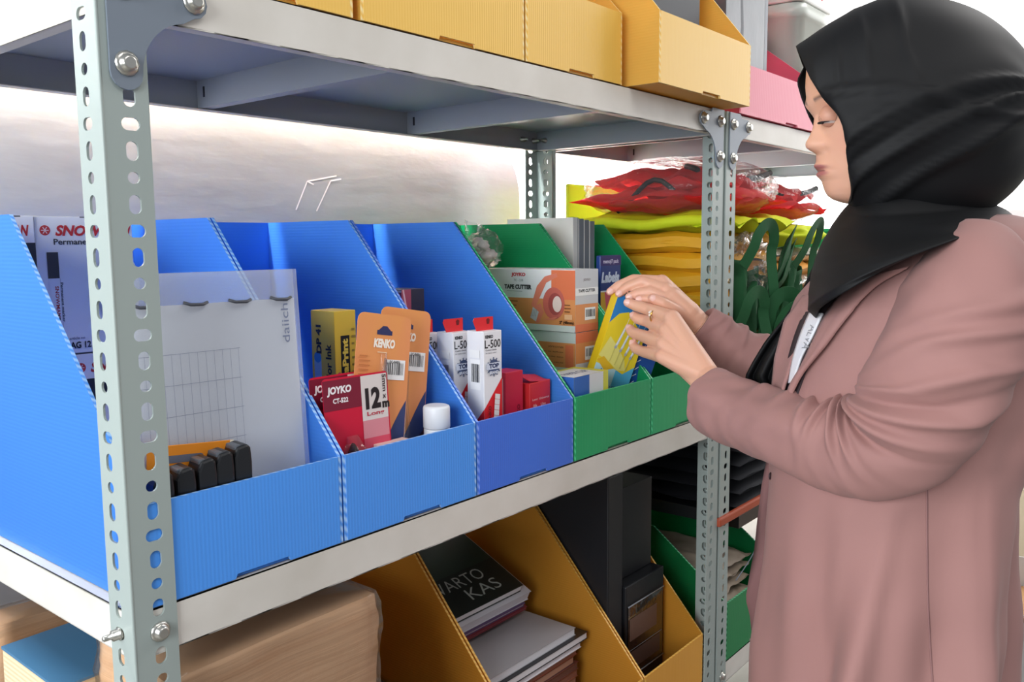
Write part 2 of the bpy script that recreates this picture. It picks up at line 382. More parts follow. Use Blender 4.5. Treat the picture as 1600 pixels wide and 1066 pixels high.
# ---------------------------------------------------------------- corrugated plastic bins
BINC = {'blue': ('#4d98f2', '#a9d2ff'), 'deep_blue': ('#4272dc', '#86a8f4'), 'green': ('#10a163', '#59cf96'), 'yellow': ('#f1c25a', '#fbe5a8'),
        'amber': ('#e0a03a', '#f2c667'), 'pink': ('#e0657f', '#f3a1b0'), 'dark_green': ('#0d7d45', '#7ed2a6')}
def bin_(label, colour, x0, x1, z0, y0=.003, depth=.405, H=.34, lip=.091, sy=.222, group=None, sidec=None):
    c, e = BINC[colour]; mz = fluted('fluted_%s_plastic_flat' % colour, c, 'Z'); mz = thin(mz); mx = fluted('fluted_%s_plastic_upright' % colour, c, 'X'); me = edge_mat('fluted_edge_%s' % colour, c, e)
    if sidec: c2, _ = BINC[sidec]; mz = thin(fluted('fluted_%s_plastic_flat' % sidec, c2, 'Z'))
    w = x1-x0; t = .0035
    r = thing('storage_bin', label, 'storage bin', ((x0+x1)/2, y0, z0), group=group)
    side = [(0, 0), (0, lip), (sy, H), (depth, H), (depth, 0)]
    for q, xx in ((0, -w/2), (1, w/2-t)):
        b = MB(); b.prism(side, (xx, 0, 0), (0, 1, 0), (0, 0, 1), (1, 0, 0), t, mz, me); b.build('side_panel', r)
    a = w/2-t-.0002
    f = [(-a, 0), (-.02, 0), (-.018, .0045), (.04, .0045), (.042, 0), (a, 0), (a, lip), (-a, lip)]
    b = MB(); b.prism(f, (0, -.0006, 0), (1, 0, 0), (0, 0, 1), (0, 1, 0), t, mx, me); fr = b.build('front_panel', r)
    b = MB(); b.prism([(-a, t), (a, t), (a, H), (-a, H)], (0, depth-t, 0), (1, 0, 0), (0, 0, 1), (0, 1, 0), t-.0004, mz, me); b.build('back_panel', r)
    b = MB(); b.box((0, depth/2, t/2), (w-2*t-.001, depth-2*t-.001, t), mz); b.build('base_panel', r)
    return r
ZB = .0414+.0012
bin_('light blue open-front bin nearest the camera, half hidden by the perforated post', 'blue', .013, .2285, ZB)
bin_('blue bin holding red and orange blister cards and a glue stick', 'blue', .2305, .4375, ZB)
bin_('deeper blue bin holding small red and white boxes', 'deep_blue', .4395, .6425, ZB, sidec='blue')
bin_('green bin holding stacked tape cutter boxes', 'green', .645, .856, ZB)
bin_('green bin under the woman\'s hands, next to the right post', 'green', .8585, 1.058, ZB)
ZT = .5337+.0426
bin_('yellow bin at the left end of the top shelf, mostly cropped', 'yellow', .045, .262, ZT, H=.33, lip=.10)
bin_('wide yellow bin on the top shelf, second from the cropped end', 'yellow', .272, .538, ZT, H=.30, lip=.10)
bin_('yellow bin third along the top shelf, its front bulging slightly', 'yellow', .541, .765, ZT, H=.30, lip=.10, sy=.18)
bin_('yellow bin hanging forward over the beam at the right end of the top shelf', 'yellow', .786, 1.094, ZT+.001, y0=-.046, H=.30, lip=.10, sy=.16)
ZL = -.497+.0426
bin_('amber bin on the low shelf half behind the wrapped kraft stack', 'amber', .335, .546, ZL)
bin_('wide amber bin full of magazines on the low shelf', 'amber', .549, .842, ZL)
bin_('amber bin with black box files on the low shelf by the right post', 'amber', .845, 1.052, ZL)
X2 = L1+.009
bin_('pink bin on the top shelf of the far rack', 'pink', X2+.042, X2+.50, ZT, y0=-.004, H=.26, lip=.088)
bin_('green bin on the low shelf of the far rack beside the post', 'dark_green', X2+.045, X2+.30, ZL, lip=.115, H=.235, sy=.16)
exec_after = []
# ---------------------------------------------------------------- contents of the light blue bin
g = 'permanent marker cartons in the first blue bin'
marker_white = mat('bright_white_card', '#f7f7f7', .5)
def marker_box(label, x0, x1, z0, kind, h=.160, y=.352):
    o, F = carton('marker_carton', label, 'carton', x0, x1, y, y+.050, z0, z0+h, marker_white, g, rotz=-.03)
    w = x1-x0; a = Art(*F['front']); big = w > .09; tw = .088 if big else .056; u0 = w-tw-.006 if not big else .022
    a.rect(w*.45, h-.0012, w*.8, h, '#333333')
    if big:
        a.disc(.011, h-.016, .0058, '#d23b3b')
        for k in range(3): a.line(.011-.0042*math.cos(k*PI/3), h-.016-.0042*math.sin(k*PI/3), .011+.0042*math.cos(k*PI/3), h-.016+.0042*math.sin(k*PI/3), .001, '#f3dada')
    a.text('SNOWMAN', u0, h-.0225, .0125, '#cf2f35', w=tw, bold=.04, italic=.25)
    if kind == 'permanent':
        a.text('Permanent marker', .0195, h-.0325, .0068, '#3a3c45', w=.080, bold=.02)
        a.disc(.090, h*.47, .050, '#d6d7de', rx=.026); a.disc(.092, h*.47, .048, '#e6e6ea', rx=.0255)
        a.rect(.011, h-.071, .0235, h-.041, '#3d3d42'); a.rect(.0125, .022, .0235, h-.071, '#f6f6f6'); a.rect(.0128, .014, .0228, .022, '#cfcfd4'); a.rect(.0235, .022, .0242, h-.071, '#c9c9cf')
        a.text('Permanent marker', .0238, h-.076, .0030, '#4a4a50', w=.046, rot=-PI/2); a.text('SNOWMAN', .0175, h-.080, .0042, '#c23a3a', w=.036, rot=-PI/2)
        a.text('G', .015, .040, .007, '#333338'); a.text('A', .0155, .029, .006, '#333338')
        a.text('article no', .0295, .0165, .0032, '#8b8b92', w=.018); a.text('AG 12', .030, .006, .0078, '#26262b', w=.024, bold=.03)
    else:
        a.rect(0, h-.058, w, h-.030, '#2f343f'); a.text('BOARD', w-.052, h-.050, .011, '#e9e9ec', w=.034, bold=.01)
        a.disc(w-.018, h-.062, .0145, '#5c6069'); a.disc(w-.018, h-.062, .0115, '#eeeeee'); a.text('NEW', w-.0265, h-.065, .006, '#5a5e68', w=.017, bold=.03)
        a.fine(.01, .03, w*.6, h-.085, 5, '#a7a8b0', 4)
    a.build(o); return o
marker_box('white marker carton printed Permanent and AG 12, standing left of the post', .0880, .2000, .2255, 'permanent')
marker_box('white marker carton with a dark board band and round NEW badge, at the left edge', .0180, .0870, .2255, 'board')
marker_box('lower white marker carton with dark board band under the AG 12 carton', .1180, .2180, .0475, 'board', .176)
o, F = carton('marker_carton', 'plain-sided white marker carton beside the lower board carton', 'carton', .0180, .1160, .352, .402, .0475, .2240, marker_white, g)
a = Art(*F['front']); a.text('SNOWMAN', .02, .155, .010, '#cf2f35', w=.07, bold=.04, italic=.25); a.rect(0, .11, .098, .14, '#2f343f'); a.build(o)
# clear binding folder with gridded sheet
r = thing('clear_folder', 'translucent clear folder holding white sheets with a faint grid, standing in the first blue bin', 'folder', (.1310, .045, ZB+.004), (-.06, 0, -.06))
W2 = .086
b = MB(); b.box((0, .0035, .128), (W2*2, .0010, .244), mat('sheet_white', '#fafbff', .6)); sh = b.build('paper_sheet', r)
a = Art((-W2, .0029, 0), (1, 0, 0), (0, 0, 1))
for i in range(13): a.rect(.002+i*.0085, .03, .0024+i*.0085, .205, '#a9b0c0')
for i in range(7): a.rect(.0, .03+i*.029, .106, .0305+i*.029, '#8f97aa')
a.build(sh, 'printed_grid')
b = MB(); b.box((0, 0, .140), (W2*2+.006, .0012, .280), film('milky_plastic', '#dfe8f6', .25, .22)); b.box((0, .0065, .140), (W2*2+.006, .0010, .280), film('milky_plastic', '#dfe8f6', .25, .22)); cv = b.build('plastic_cover', r)
a = Art((-W2, -.0007, 0), (1, 0, 0), (0, 0, 1)); a.text('daiichi', W2*2-.010, .205, .0085, '#77809a', w=.044, rot=PI/2, bold=0)
a.build(cv, 'printed_name')
b = MB()
for u in (-.072, -.024, .022, .068):
    b = MB(); b.tube([(u-.012, -.001, .2520), (u-.006, -.004, .2495), (u+.006, -.004, .2492), (u+.012, -.001, .2510)], .0016, mat('smoky_ring', '#4a4d56', .4), 8); b.build('binding_ring', cv)
# orange card with slot
o, F = carton('orange_card', 'orange hang card with a slot, leaning in front of the clear folder', 'card', .030, .117, .0365, .0377, .050, .1695, mat('orange_card', '#f0921f', .5), tilt=(-.03, .10))
a = Art(*F['front']); a.rect(.020, .103, .052, .110, '#6b6f80'); a.disc(.020, .1065, .0035, '#6b6f80'); a.disc(.052, .1065, .0035, '#6b6f80'); a.rect(.083, .0, .087, .1195, '#f3ead4'); a.rect(.0, .0, .08, .04, '#2f7a5b'); a.build(o)
# black plastic cases
spots = [(.040, .156), (.061, .156), (.082, .160), (.100, .163), (.119, .166)]
lab = ['leftmost black plastic case, largely hidden by the post', 'black plastic case second from the post', 'middle black plastic case of the row in front of the clear folder',
       'black plastic case second from the right end of its row', 'rightmost black plastic case, tallest of the row by the clear folder']
for k, (x, zt) in enumerate(spots):
    h = zt-.050; pr = [(-.008, 0), (.0095, 0), (.0105, h*.85), (.0095, h-.004), (.006, h), (-.004, h-.002), (-.0075, h*.9)]
    b = MB(); b.prism(pr, (0, -.013, 0), (1, 0, 0), (0, 0, 1), (0, 1, 0), .026, black_plastic)
    o = tag(b.build('plastic_case', None, (x, .022, .050), (0, 0, -.12), bevel=.0025), lab[k], 'plastic case', 'black plastic cases in the first blue bin')
    c = MB(); c.box((.001, 0, h-.0035), (.013, .020, .005), mat('grey_plastic_cap', '#565b62', .3)); c.build('cap', o, bevel=.0015)

# ---------------------------------------------------------------- second blue bin
for k, (z0, lb) in enumerate(((.050, 'lower yellow ink carton under the one printed Color Ink'), (.160, 'yellow ink carton printed Color Ink, beside the clear folder'))):
    o, F = carton('ink_carton', lb, 'carton', .345, .379, .150, .195, z0, z0+.109, mat('yellow_card', '#e2c243', .45), 'yellow ink cartons')
    a = Art(*F['left'])
    a.rect(.0, 0, .045, .108, '#d9bf52'); a.rect(.004, .0, .018, .05, '#8fb6d8'); a.disc(.011, .05, .007, '#3f86cf')
    a.text('DP 41', .019, .055, .010, '#2b3038', w=.036, rot=PI/2, bold=.05); a.text('Color Ink', .038, .008, .011, '#26262a', w=.060, rot=PI/2, bold=.03)
    a.build(o)
    a = Art(*F['front']); a.rect(.009, .002, .023, .078, '#141418'); a.text('DataPrint', .0205, .006, .0095, '#ecd65a', w=.068, rot=PI/2, bold=.05)
    a.fine(.026, .01, .033, .09, 9, '#9b8438'); a.disc(.005, .03, .003, '#c0446e'); a.build(o)
def card(name, label, cat, w, h, x, y, z, tilt, cornerr, m, group=None, rotz=-.06):
    pts = []
    for cx, cz, a0 in ((-w/2+cornerr, cornerr, PI), (w/2-cornerr, cornerr, 1.5*PI), (w/2-cornerr, h-cornerr, 0), (-w/2+cornerr, h-cornerr, PI/2)):
        pts += [(cx+cornerr*math.cos(a0+PI/2*i/4), cz+cornerr*math.sin(a0+PI/2*i/4)) for i in range(5)]
    b = MB(); b.prism(pts, (0, 0, 0), (1, 0, 0), (0, 0, 1), (0, 1, 0), .0007, m)
    o = b.build(name, None, (x, y, z), (-.06, tilt, rotz)); return tag(o, label, cat, group)
blist = film('clear_blister', '#ffffff', .10, .03, (20, .1, .001))
def joyko(label, x, y, z, tilt):
    o = card('tape_card', label, 'blister card', .088, .153, x, y, z, tilt, .004, mat('crimson_card', '#cf1238', .4), 'crimson correction tape cards')
    a = Art((-.044, -.0001, 0), (1, 0, 0), (0, 0, 1)); R = '#cf1238'
    a.rect(0, .118, .052, .151, '#7c1430'); a.rect(.050, .100, .086, .151, '#dcd3cf'); a.rect(.050, .080, .086, .101, '#d88a94'); a.rect(.050, .070, .086, .081, '#d04a62')
    a.text('JOYKO', .005, .1335, .0105, '#f4eef0', w=.032, bold=.05, italic=.1); a.text('CT-522', .012, .1255, .0055, '#f4eef0', w=.020, bold=.04)
    a.text('12', .055, .113, .024, '#1f1a1c', w=.021, bold=.05); a.text('m', .078, .112, .0075, '#1f1a1c', bold=.05)
    a.text('Long', .056, .1045, .006, '#c03048', w=.024); a.text('5mm x', .0795, .150, .0055, '#3a2a2e', w=.028, rot=-PI/2)
    a.build(o)
    b = MB(); P = []
    for i in range(13):   # domed blister over the dispenser
        v = i/12; row = []
        for j in range(13):
            u = j/12*2-1; hw = .008+.030*v**1.3 if v < .99 else .03
            d = .016*(1-u**4)*min(1, v*5+.1)*min(1, (1-v)*8); row.append((-.010+u*hw+.006*v, -.0012-d, .088-.083*v))
        P.append(row)
    b.grid(P, blist); b.build('blister', o)
    b = MB(); b.prism([(-.014, .070), (-.008, .082), (-.002, .070), (.008, .045), (.020, .028), (.024, .010), (-.028, .010), (-.026, .035)], (-.006, -.012, 0), (1, 0, 0), (0, 0, 1), (0, 1, 0), .010, mat('smoky_dispenser', '#3a2220', .25)); d = b.build('tape_dispenser', o, bevel=.003)
    b = MB(); b.lathe([(.010, -.0005), (.010, -.001), (.004, -.0012)], mat('dispenser_reel', '#c9bdb4', .4), (-.002, -.013, .03), 20, 'y'); b.build('reel', d)
joyko('crimson card printed CT-522 and 12 m, the front one in the blue bin', .2815, .030, .0555, .0)
joyko('second crimson card tucked behind the front CT-522 card', .2770, .044, .0570, -.01)
def kenko(label, x, y, z, tilt, handle):
    o = card('scissors_card', label, 'blister card', .078, .222, x, y, z, tilt, .009, mat('orange_fade_card', '#e9a052', .42, var=('#e58f66', 9, (1, 1, .6))), 'orange scissors cards')
    a = Art((-.039, -.0001, 0), (1, 0, 0), (0, 0, 1))
    arc = [(.078*(1-((i/12))**1.2)*1.0, .005+.150*(1-i/12)**.55*1.0) for i in range(13)]
    a.poly([(.0772, .012)]+[(.0772-.060*(i/12)**.8, .125-.118*(i/12)**.9) for i in range(13)]+[(.02, .003), (.07, .003)], '#34416f')
    a.poly([(.0772, .012)]+[(.0772-.052*(i/12)**.8, .078-.072*(i/12)**.9) for i in range(13)]+[(.03, .003), (.07, .003)], '#3b2428')
    a.rect(.028, .1985, .050, .2035, '#2b3160'); a.poly([(.030, .2035), (.036, .2085), (.042, .2085), (.048, .2035)], '#2b3160')
    a.text('KENKO', .024, .1835, .0105, '#fbf3e6', w=.031, bold=.06, italic=.1); a.fine(.030, .1765, .05, .181, 1, '#f0c9a0')
    a.bars(.042, .148, .072, .171, 5); a.text('SC-848N', .048, .167, .003, '#555555')
    a.fine(.004, .145, .022, .176, 6, '#c77a45'); a.build(o)
    b = MB(); steel = mat('scissor_steel', '#b9bcc2', .22, metal=.9)
    b.prism([(-.004, .045), (.004, .048), (.0015, .170), (-.0005, .172)], (0, -.006, 0), (1, 0, 0), (0, 0, 1), (0, 1, 0), .003, steel); s_ = b.build('scissor_blade', o)
    b = MB()
    for q in (-1, 1):
        b.tube([(q*.003+.012*q*math.sin(t)+q*.006, -.008, .035-.022*math.cos(t)) for t in [2*PI*i/20 for i in range(21)]], .0036, mat('dark_handle', '#191a20', .3), 8)
    b.build('scissor_handle', o)
    b = MB(); P = []
    for i in range(17):
        v = i/16; hw = .006+.026*max(0, v-.35)/.65 if v > .35 else .004+.006*v; row = []
        for j in range(11):
            u = j/10*2-1; row.append((u*hw, -.0012-.0075*(1-u**4)*min(1, v*8)*min(1, (1-v)*9+.05), .178-.172*v))
        P.append(row)
    b.grid(P, blist); b.build('blister', o)
kenko('orange scissors card at the front, left of its twin', .300, .037, .052, .165, 0)
kenko('orange scissors card standing behind and right of its twin', .352, .056, .054, .165, 0)
r = thing('glue_stick', 'white capped glue stick standing at the right end of the second blue bin', 'glue stick', (.398, .030, .0470))
b = MB(); b.lathe([(.0145, 0), (.0155, .001), (.0155, .083), (.0150, .0838)], mat('white_plastic', '#e2e6ec', .4), n=32); b.build('barrel', r)
b = MB(); b.lathe([(.0155, .0842), (.0162, .085), (.0162, .108), (.0154, .1105), (.013, .1115)], mat('white_plastic', '#e2e6ec', .4), n=32); b.build('cap', r)
b = MB(); b.lathe([(.01575, .02), (.01575, .066)], mat('blue_label', '#5b82b8', .5), n=32); b.build('label_band', r)
carton('tissue_pack', 'small pale pink packet lying by the crimson cards', 'packet', .300, .345, .008, .034, ZB+.004, .1285, mat('pale_pink_card', '#e6c4be', .6))

# ---------------------------------------------------------------- deep blue bin
def l500(label, x0, y0, rz, ztop):
    w, d, h = .033, .030, ztop-.049
    o, F = carton('blade_carton', label, 'carton', x0, x0+w, y0, y0+d, .049, ztop, card_white, 'white and red blade cartons', rotz=rz)
    for fc, ww in (('front', w), ('left', d)):
        a = Art(*F[fc])
        if fc == 'front':
            a.poly([(0, 0), (ww, 0), (ww, .130), (0, .092)], '#d8222b')
            a.text('KENKO', .003, h-.009, .0042, '#2d2d33', w=.014, bold=.06); a.text('L-500', .002, h-.0215, .0105, '#1d1d22', w=.0285, bold=.01)
            a.text('Cutting blade', .003, h-.0255, .0026, '#76767c', w=.02); a.text('for heavy cutter', .003, h-.0290, .0024, '#96969c', w=.02)
            for i in range(12): a.line(.017, h-.046, .017+.0125*math.cos(i*PI/6), h-.046+.0125*math.sin(i*PI/6), .0018, '#51607f')
            a.disc(.017, h-.046, .0098, '#3f4f72'); a.rect(.0035, h-.049, .0305, h-.0405, '#cfd6e6'); a.text('TOP', .008, h-.0475, .006, '#2d3c63', w=.018, bold=.06); a.text('BRAND', .009, h-.055, .004, '#dfe5f2', w=.016, bold=.04)
            for i in range(7): a.poly([(.014+.0006*i, .062+.007*i), (.023+.0006*i, .060+.007*i), (.0235+.0006*i, .0665+.007*i), (.0145+.0006*i, .0685+.007*i)], '#dcd9d6')
            a.text('KENKO', .0105, .072, .005, '#7d0f17', w=.024, rot=PI/2, bold=.05)
        else:
            a.poly([(0, 0), (ww, 0), (ww, .092), (0, .058)], '#d8222b'); a.bars(.006, h-.075, .024, h-.036, 9); a.rect(.006, h-.034, .024, h-.024, '#efefef')
        a.build(o)
    b = MB(); t = .0006; b.prism([(-w/2+.000, 0), (w/2-.003, 0), (w/2-.003, .017), (-w/2-.004, .017), (-w/2-.006, .013)], (0, -d/2+.012, h), (1, 0, 0), (0, 0, 1), (0, 1, 0), t, ink('#d8222b'))
    b.prism([(-.002, .008), (.002, .008), (.003, .0135), (0, .0155), (-.003, .0135)], (.004, -d/2+.0117, h), (1, 0, 0), (0, 0, 1), (0, 1, 0), t+.0004, ink('#6b1016'))
    b.build('hang_tab', o)
l500('white and red L-500 blade carton in front, with round TOP seal', .478, .022, -.06, .2400)
l500('white and red blade carton partly hidden behind the front L-500 one', .4665, .064, -.04, .2370)
l500('rearmost white and red blade carton, its edge behind the orange card', .452, .105, -.03, .2340)
RM = mat('magenta_red_card', '#c41f3f', .45); RR = mat('red_card', '#cf2b30', .45)
o, F = carton('small_red_carton', 'crimson carton with a pale side, beside the L-500 carton', 'carton', .535, .572, .036, .066, .049, .1795, RM, 'small red cartons')
a = Art(*F['left']); a.rect(.004, .045, .026, .122, '#c9a7ae'); a.poly([(.004, .045), (.026, .045), (.026, .07)], '#c41f3f'); a.build(o)
a = Art(*F['front']); a.text('KENKO', .030, .055, .006, '#7c1024', w=.030, rot=PI/2, bold=.05); a.build(o)
for x0, x1, y0, zt, lb, rz in ((.582, .632, .034, .1590, 'red carton with tiny white lettering at the right end of the deep blue bin', .05), (.570, .618, .078, .1560, 'red carton with a raised flap behind the lettered red one', -.1)):
    o, F = carton('small_red_carton', lb, 'carton', x0, x1, y0, y0+.034, .049, zt, RR, 'small red cartons', rotz=rz)
    a = Art(*F['front']); hh = zt-.049; a.text('Long  Universal', .006, hh-.026, .004, '#f2b9b6', w=.040); a.text('life    Use', .008, hh-.034, .004, '#f2b9b6', w=.03); a.build(o)
    b = MB(); b.box((0, -.004, hh+.004), (.046, .026, .0008), RR, (.28, .12, 0)); b.build('flap', o)
o, F = carton('navy_carton', 'dark navy carton with a pink stripe at the back of the deep blue bin', 'carton', .4965, .541, .190, .235, .049, .287, mat('navy_card', '#1c2140', .4))
a = Art(*F['left']); a.rect(.0, .0, .045, .237, '#d9dbe2'); a.rect(0, 0, .045, .234, '#9b4663'); a.line(.008, .20, .032, .234, .003, '#e8b7c4'); a.build(o)
a = Art(*F['front']); a.rect(0, 0, .018, .238, '#b04a68'); a.line(.003, .238, .013, .19, .003, '#eec3cf'); a.build(o)

# ---------------------------------------------------------------- first green bin
def tape_cutter(label, z0, z1, flip, dx=0):
    o, F = carton('tape_cutter_carton', label, 'carton', .786+dx, .8515, .100, .292, z0, z1, card_white, 'tape cutter cartons')
    h = z1-z0; w = .192; a = Art(*F['left']); OR = '#dd9157'; RD = '#e0764f'
    V = lambda v: v if not flip else v
    if not flip:
        a.rect(0, .010, w, .052, OR); a.rect(w-.047, .0515, w, h-.001, RD)
        a.text('JOYKO', .062, .086, .0075, '#c4343f', w=.030, bold=.06); a.text('TC - 218', .067, .079, .004, '#888b90', w=.02)
        a.text('TAPE CUTTER', .047, .066, .0078, '#2a2a2e', w=.058, bold=.06); a.fine(.052, .0615, .1, .064, 1, '#a0a0a6')
        # dispenser picture
        c = '#df7f68'
        a.poly([(.104, .040), (.112, .036), (.135, .078), (.158, .088), (.156, .094), (.132, .088), (.116, .072)], c)
        a.poly([(.112, .012), (.120, .012), (.130, .030), (.124, .044), (.112, .040)], c)
        a.disc(.150, .045, .026, '#c9655a', rx=.022); a.disc(.153, .044, .018, '#a84c49', rx=.014); a.disc(.157, .044, .013, '#f0d9cf', rx=.009)
        a.poly([(.128, .018), (.150, .018), (.168, .030), (.160, .024)], c)
        a.poly([(.102, .020), (.114, .014), (.120, .030), (.108, .038)], '#c9ccd2')
        for i in range(4): a.line(.104+.003*i, .022, .107+.003*i, .034, .0008, '#8b8e95')
        a.fine(.172, .030, .187, .046, 3, '#7c4a2c'); a.rect(.172, .020, .187, .028, '#f0b98c'); a.text('2" (48mm)', .162, .0115, .0062, '#3a2418', w=.028, bold=.04)
        a.fine(.020, .012, .044, .028, 2, '#9d6134'); a.fine(.06, .036, .08, .05, 2, '#9d6134'); a.rect(.0, .0, w, .010, '#d5dcd9')
    else:
        a.rect(0, .0, w, h, '#cdd6d2'); a.rect(.0, .045, w, .085, OR); a.rect(w-.02, .045, w-.004, .082, RD)
        a.text('REPLACE BLADE', .168, .079, .0028, '#8c5230', w=.03, rot=PI); a.text('simple to use', .168, .071, .003, '#8c5230', w=.045, rot=PI)
        a.text('cuts tape cleanly', .168, .063, .003, '#8c5230', w=.055, rot=PI); a.text('strong hand grip', .168, .054, .003, '#8c5230', w=.05, rot=PI)
        a.text('TAPE CUTTER', .145, .036, .0085, '#2a2a2e', w=.06, rot=PI, bold=.06)
    a.build(o)
    a = Art(*F['front']); fw = .0645-dx
    a.rect(0, 0, fw, h, '#c9ccd2')
    if not flip:
        a.rect(0, 0, fw, .044, OR); a.rect(0, 0, fw, .012, RD); a.rect(0, .058, fw, .070, '#eceef0'); a.text('TAPE CUTTER', .008, .063, .005, '#3a3a3e', w=.048, bold=.05)
        a.text('JOYKO', .022, .080, .005, '#9a8f94', w=.02); a.bars(.026, .018, .056, .038, 12)
    else:
        a.rect(0, .052, fw, .085, OR); a.rect(0, .085, fw, h, RD); a.bars(.026, .056, .056, .078, 13); a.bars(.026, .006, .052, .022, 3)
    a.build(o)
tape_cutter('tape cutter carton on top of its stack, picture of an orange dispenser', .2075, .3070, False)
tape_cutter('tape cutter carton under the top one, standing upside down', .1045, .2065, True, .001)
o, F = carton('tape_cutter_carton', 'bottom tape cutter carton hidden deep in the green bin', 'carton', .786, .8515, .10, .292, .0475, .1035, card_white, 'tape cutter cartons')
o, F = carton('flat_carton', 'flat yellow, white and blue carton lying in front of the tape cutter stack', 'carton', .655, .748, .012, .072, .128, .160, mat('yellow_green_card', '#d9d548', .45), rotz=.03)
a = Art(*F['left']); a.rect(0, 0, .060, .032, '#2f62b5'); a.build(o)
a = Art(*F['front']); a.rect(0, 0, .040, .032, '#2d65b8'); a.rect(.040, 0, .078, .032, '#e3e7ea'); a.build(o)
a = Art(*F['top']); a.rect(0, 0, .075, .05, '#e9edf0'); a.text('PAPER CLIP', .010, .018, .014, '#33507f', w=.06); a.build(o)
o, F = carton('support_carton', 'plain white carton under the flat yellow and blue one', 'carton', .660, .742, .015, .070, .047, .1275, card_white)
# zip bag of white pieces on the tape cutters
def blob(b, c, r, m, seed=0, amp=.25, nu=18, nv=12, sc=3., sharp=0, p=1.0, closed=True):
    P = []
    for i in range(nv+1):
        th = PI*i/nv; row = []
        for j in range(nu):
            ph = 2*PI*j/nu; q = lambda x: math.copysign(abs(x)**p, x)
            d = Vector((q(math.sin(th)*math.cos(ph)), q(math.sin(th)*math.sin(ph)), q(math.cos(th))))
            n_ = noise.noise(d*sc+Vector((seed*7.3, seed, 0)))
            if sharp: n_ = 1-abs(n_)*2
            row.append(Vector(c)+Vector((d.x*r[0], d.y*r[1], d.z*r[2]))*(1+amp*n_))
        P.append(row)
    b.grid(P, m, True)
clear = film('clear_plastic_film', '#f6f8fa', .05, .05, (55, .8, .006))
r = thing('zip_bag', 'clear zip bag of white pieces on the tape cutter cartons', 'plastic bag', (.752, .262, .3085))
b = MB(); blob(b, (0, 0, .031), (.034, .030, .030), clear, 3, .3, 24, 16, 4); 
b.grid([[(-.032+.009*i+.002*math.sin(i+j), .012+.001*j+.004*math.sin(i*1.3), .045+.018*j-.002*i) for i in range(7)] for j in range(3)], clear)
b.build('plastic_film', r)
for k in range(7):
    b = MB(); blob(b, (random.uniform(-.016, .016), random.uniform(-.014, .014), .018+.004*k), (.011, .010, .009), mat('white_piece', '#e9e3de', .6), k, .3); b.build('white_piece', r)
# ---------------------------------------------------------------- second green bin
spine = mat('grey_binder_cloth', '#6f7988', .5); white_b = mat('white_binder_board', '#dedcd9', .5)
for k in range(4):
    x0 = .9215+k*.0172
    lb = ['white-covered binder, first of four, its broad cover facing left', 'second of four grey-spined binders', 'third of four grey-spined binders', 'grey-spined binder at the right end of the four'][k]
    r = thing('ring_binder', lb, 'binder', (x0+.008, .20, ZB+.0038), group='upright grey binders'); h = .347-(.002*k if k else 0)
    b = MB(); b.box((-.0072, .075, h/2), (.0018, .15, h), white_b); b.box((.0072, .075, h/2), (.0018, .15, h), spine); b.build('cover', r, bevel=.0006)
    b = MB(); b.box((0, .0006, h/2), (.0125, .0012, h), spine if k else mat('light_spine', '#dadde0', .5)); b.build('spine', r, bevel=.0005)
    b = MB(); b.box((0, .076, h/2-.002), (.0115, .146, h-.010), paper); b.build('paper_block', r)
r = thing('label_pack', 'dark blue pack of labels standing in the second green bin behind the hands', 'label pack', (.962, .152, ZB+.004))
b = MB(); b.box((0, 0, .140), (.066, .010, .280), mat('dark_blue_pack', '#243f86', .35)); p = b.build('pack_card', r, bevel=.002)
a = Art((-.033, -.005, 0), (1, 0, 0), (0, 0, 1))
a.rect(0, .262, .066, .279, '#3a2f72'); a.text('memoji7 pack', .008, .264, .009, '#d8d3ee', w=.05, bold=.03)
a.text('Labels', .002, .232, .019, '#d7e4fb', w=.058, bold=.06, italic=.2); a.rect(0, .216, .066, .2185, '#e4ecf4'); a.rect(0, .11, .066, .216, '#d85f74'); a.poly([(0, .11), (.03, .11), (.012, .216), (0, .216)], '#e0b23c'); a.poly([(.04, .12), (.066, .12), (.066, .21), (.05, .2)], '#35478f')
a.build(p)

# ---------------------------------------------------------------- top shelf extras
o, F = carton('dark_document_box', 'charcoal document box standing in the overhanging yellow bin', 'document box', .845, 1.035, .02, .22, ZT+.006, ZT+.40, mat('charcoal_board', '#3a3c42', .5))
o, F = carton('grey_film_pack', 'grey board package in glossy film, upright beyond the yellow bins', 'package', 1.30, 1.50, .10, .20, ZT+.0045, ZT+.48, mat('grey_film_board', '#565b62', .3, coat=.2, bump=('noise', 12, .3, .006, (1, 1, .5))))
a = Art(*F['front']); a.poly([(.06, .13), (.075, .125), (.082, .20), (.075, .26), (.065, .26), (.070, .2)], '#3b3f48'); a.rect(.186, 0, .200, .48, '#8d939b'); a.build(o)
r = thing('plastic_tub', 'translucent grey-white tub with a rim on the far rack top shelf', 'tub', (1.722, .19, ZT+.0050))
b = MB(); P = []
for z, q in ((0, .86), (.01, .88), (.27, 1), (.272, 1.06), (.30, 1.06), (.302, 1.0)):
    P.append([(x*.088*q, y*.105*q, z) for x, y in [(math.copysign(min(1, abs(1.3*math.cos(t))), math.cos(t)), math.copysign(min(1, abs(1.3*math.sin(t))), math.sin(t))) for t in [2*PI*i/32 for i in range(32)]]])
b.grid(P, mat('tub_plastic', '#c3c8bf', .35), True); b.add([p for p in P[0]], [tuple(range(32))], mat('tub_plastic', '#c3c8bf', .35)); b.build('tub_body', r)
b = MB(); b.box((0, 0, .309), (.190, .226, .012), mat('tub_lid', '#dcdcd8', .4)); b.build('lid', r, bevel=.004)
r = thing('spotted_bag', 'crumpled clear bag with red dots on top of the grey-white tub', 'plastic bag', (1.735, .17, ZT+.322))
b = MB(); blob(b, (0, 0, .085), (.14, .12, .085), mat('pinkish_film', '#f0dcd8', .15, alpha=.75), 5, .28, 30, 20, 3); bb = b.build('bag_film', r)
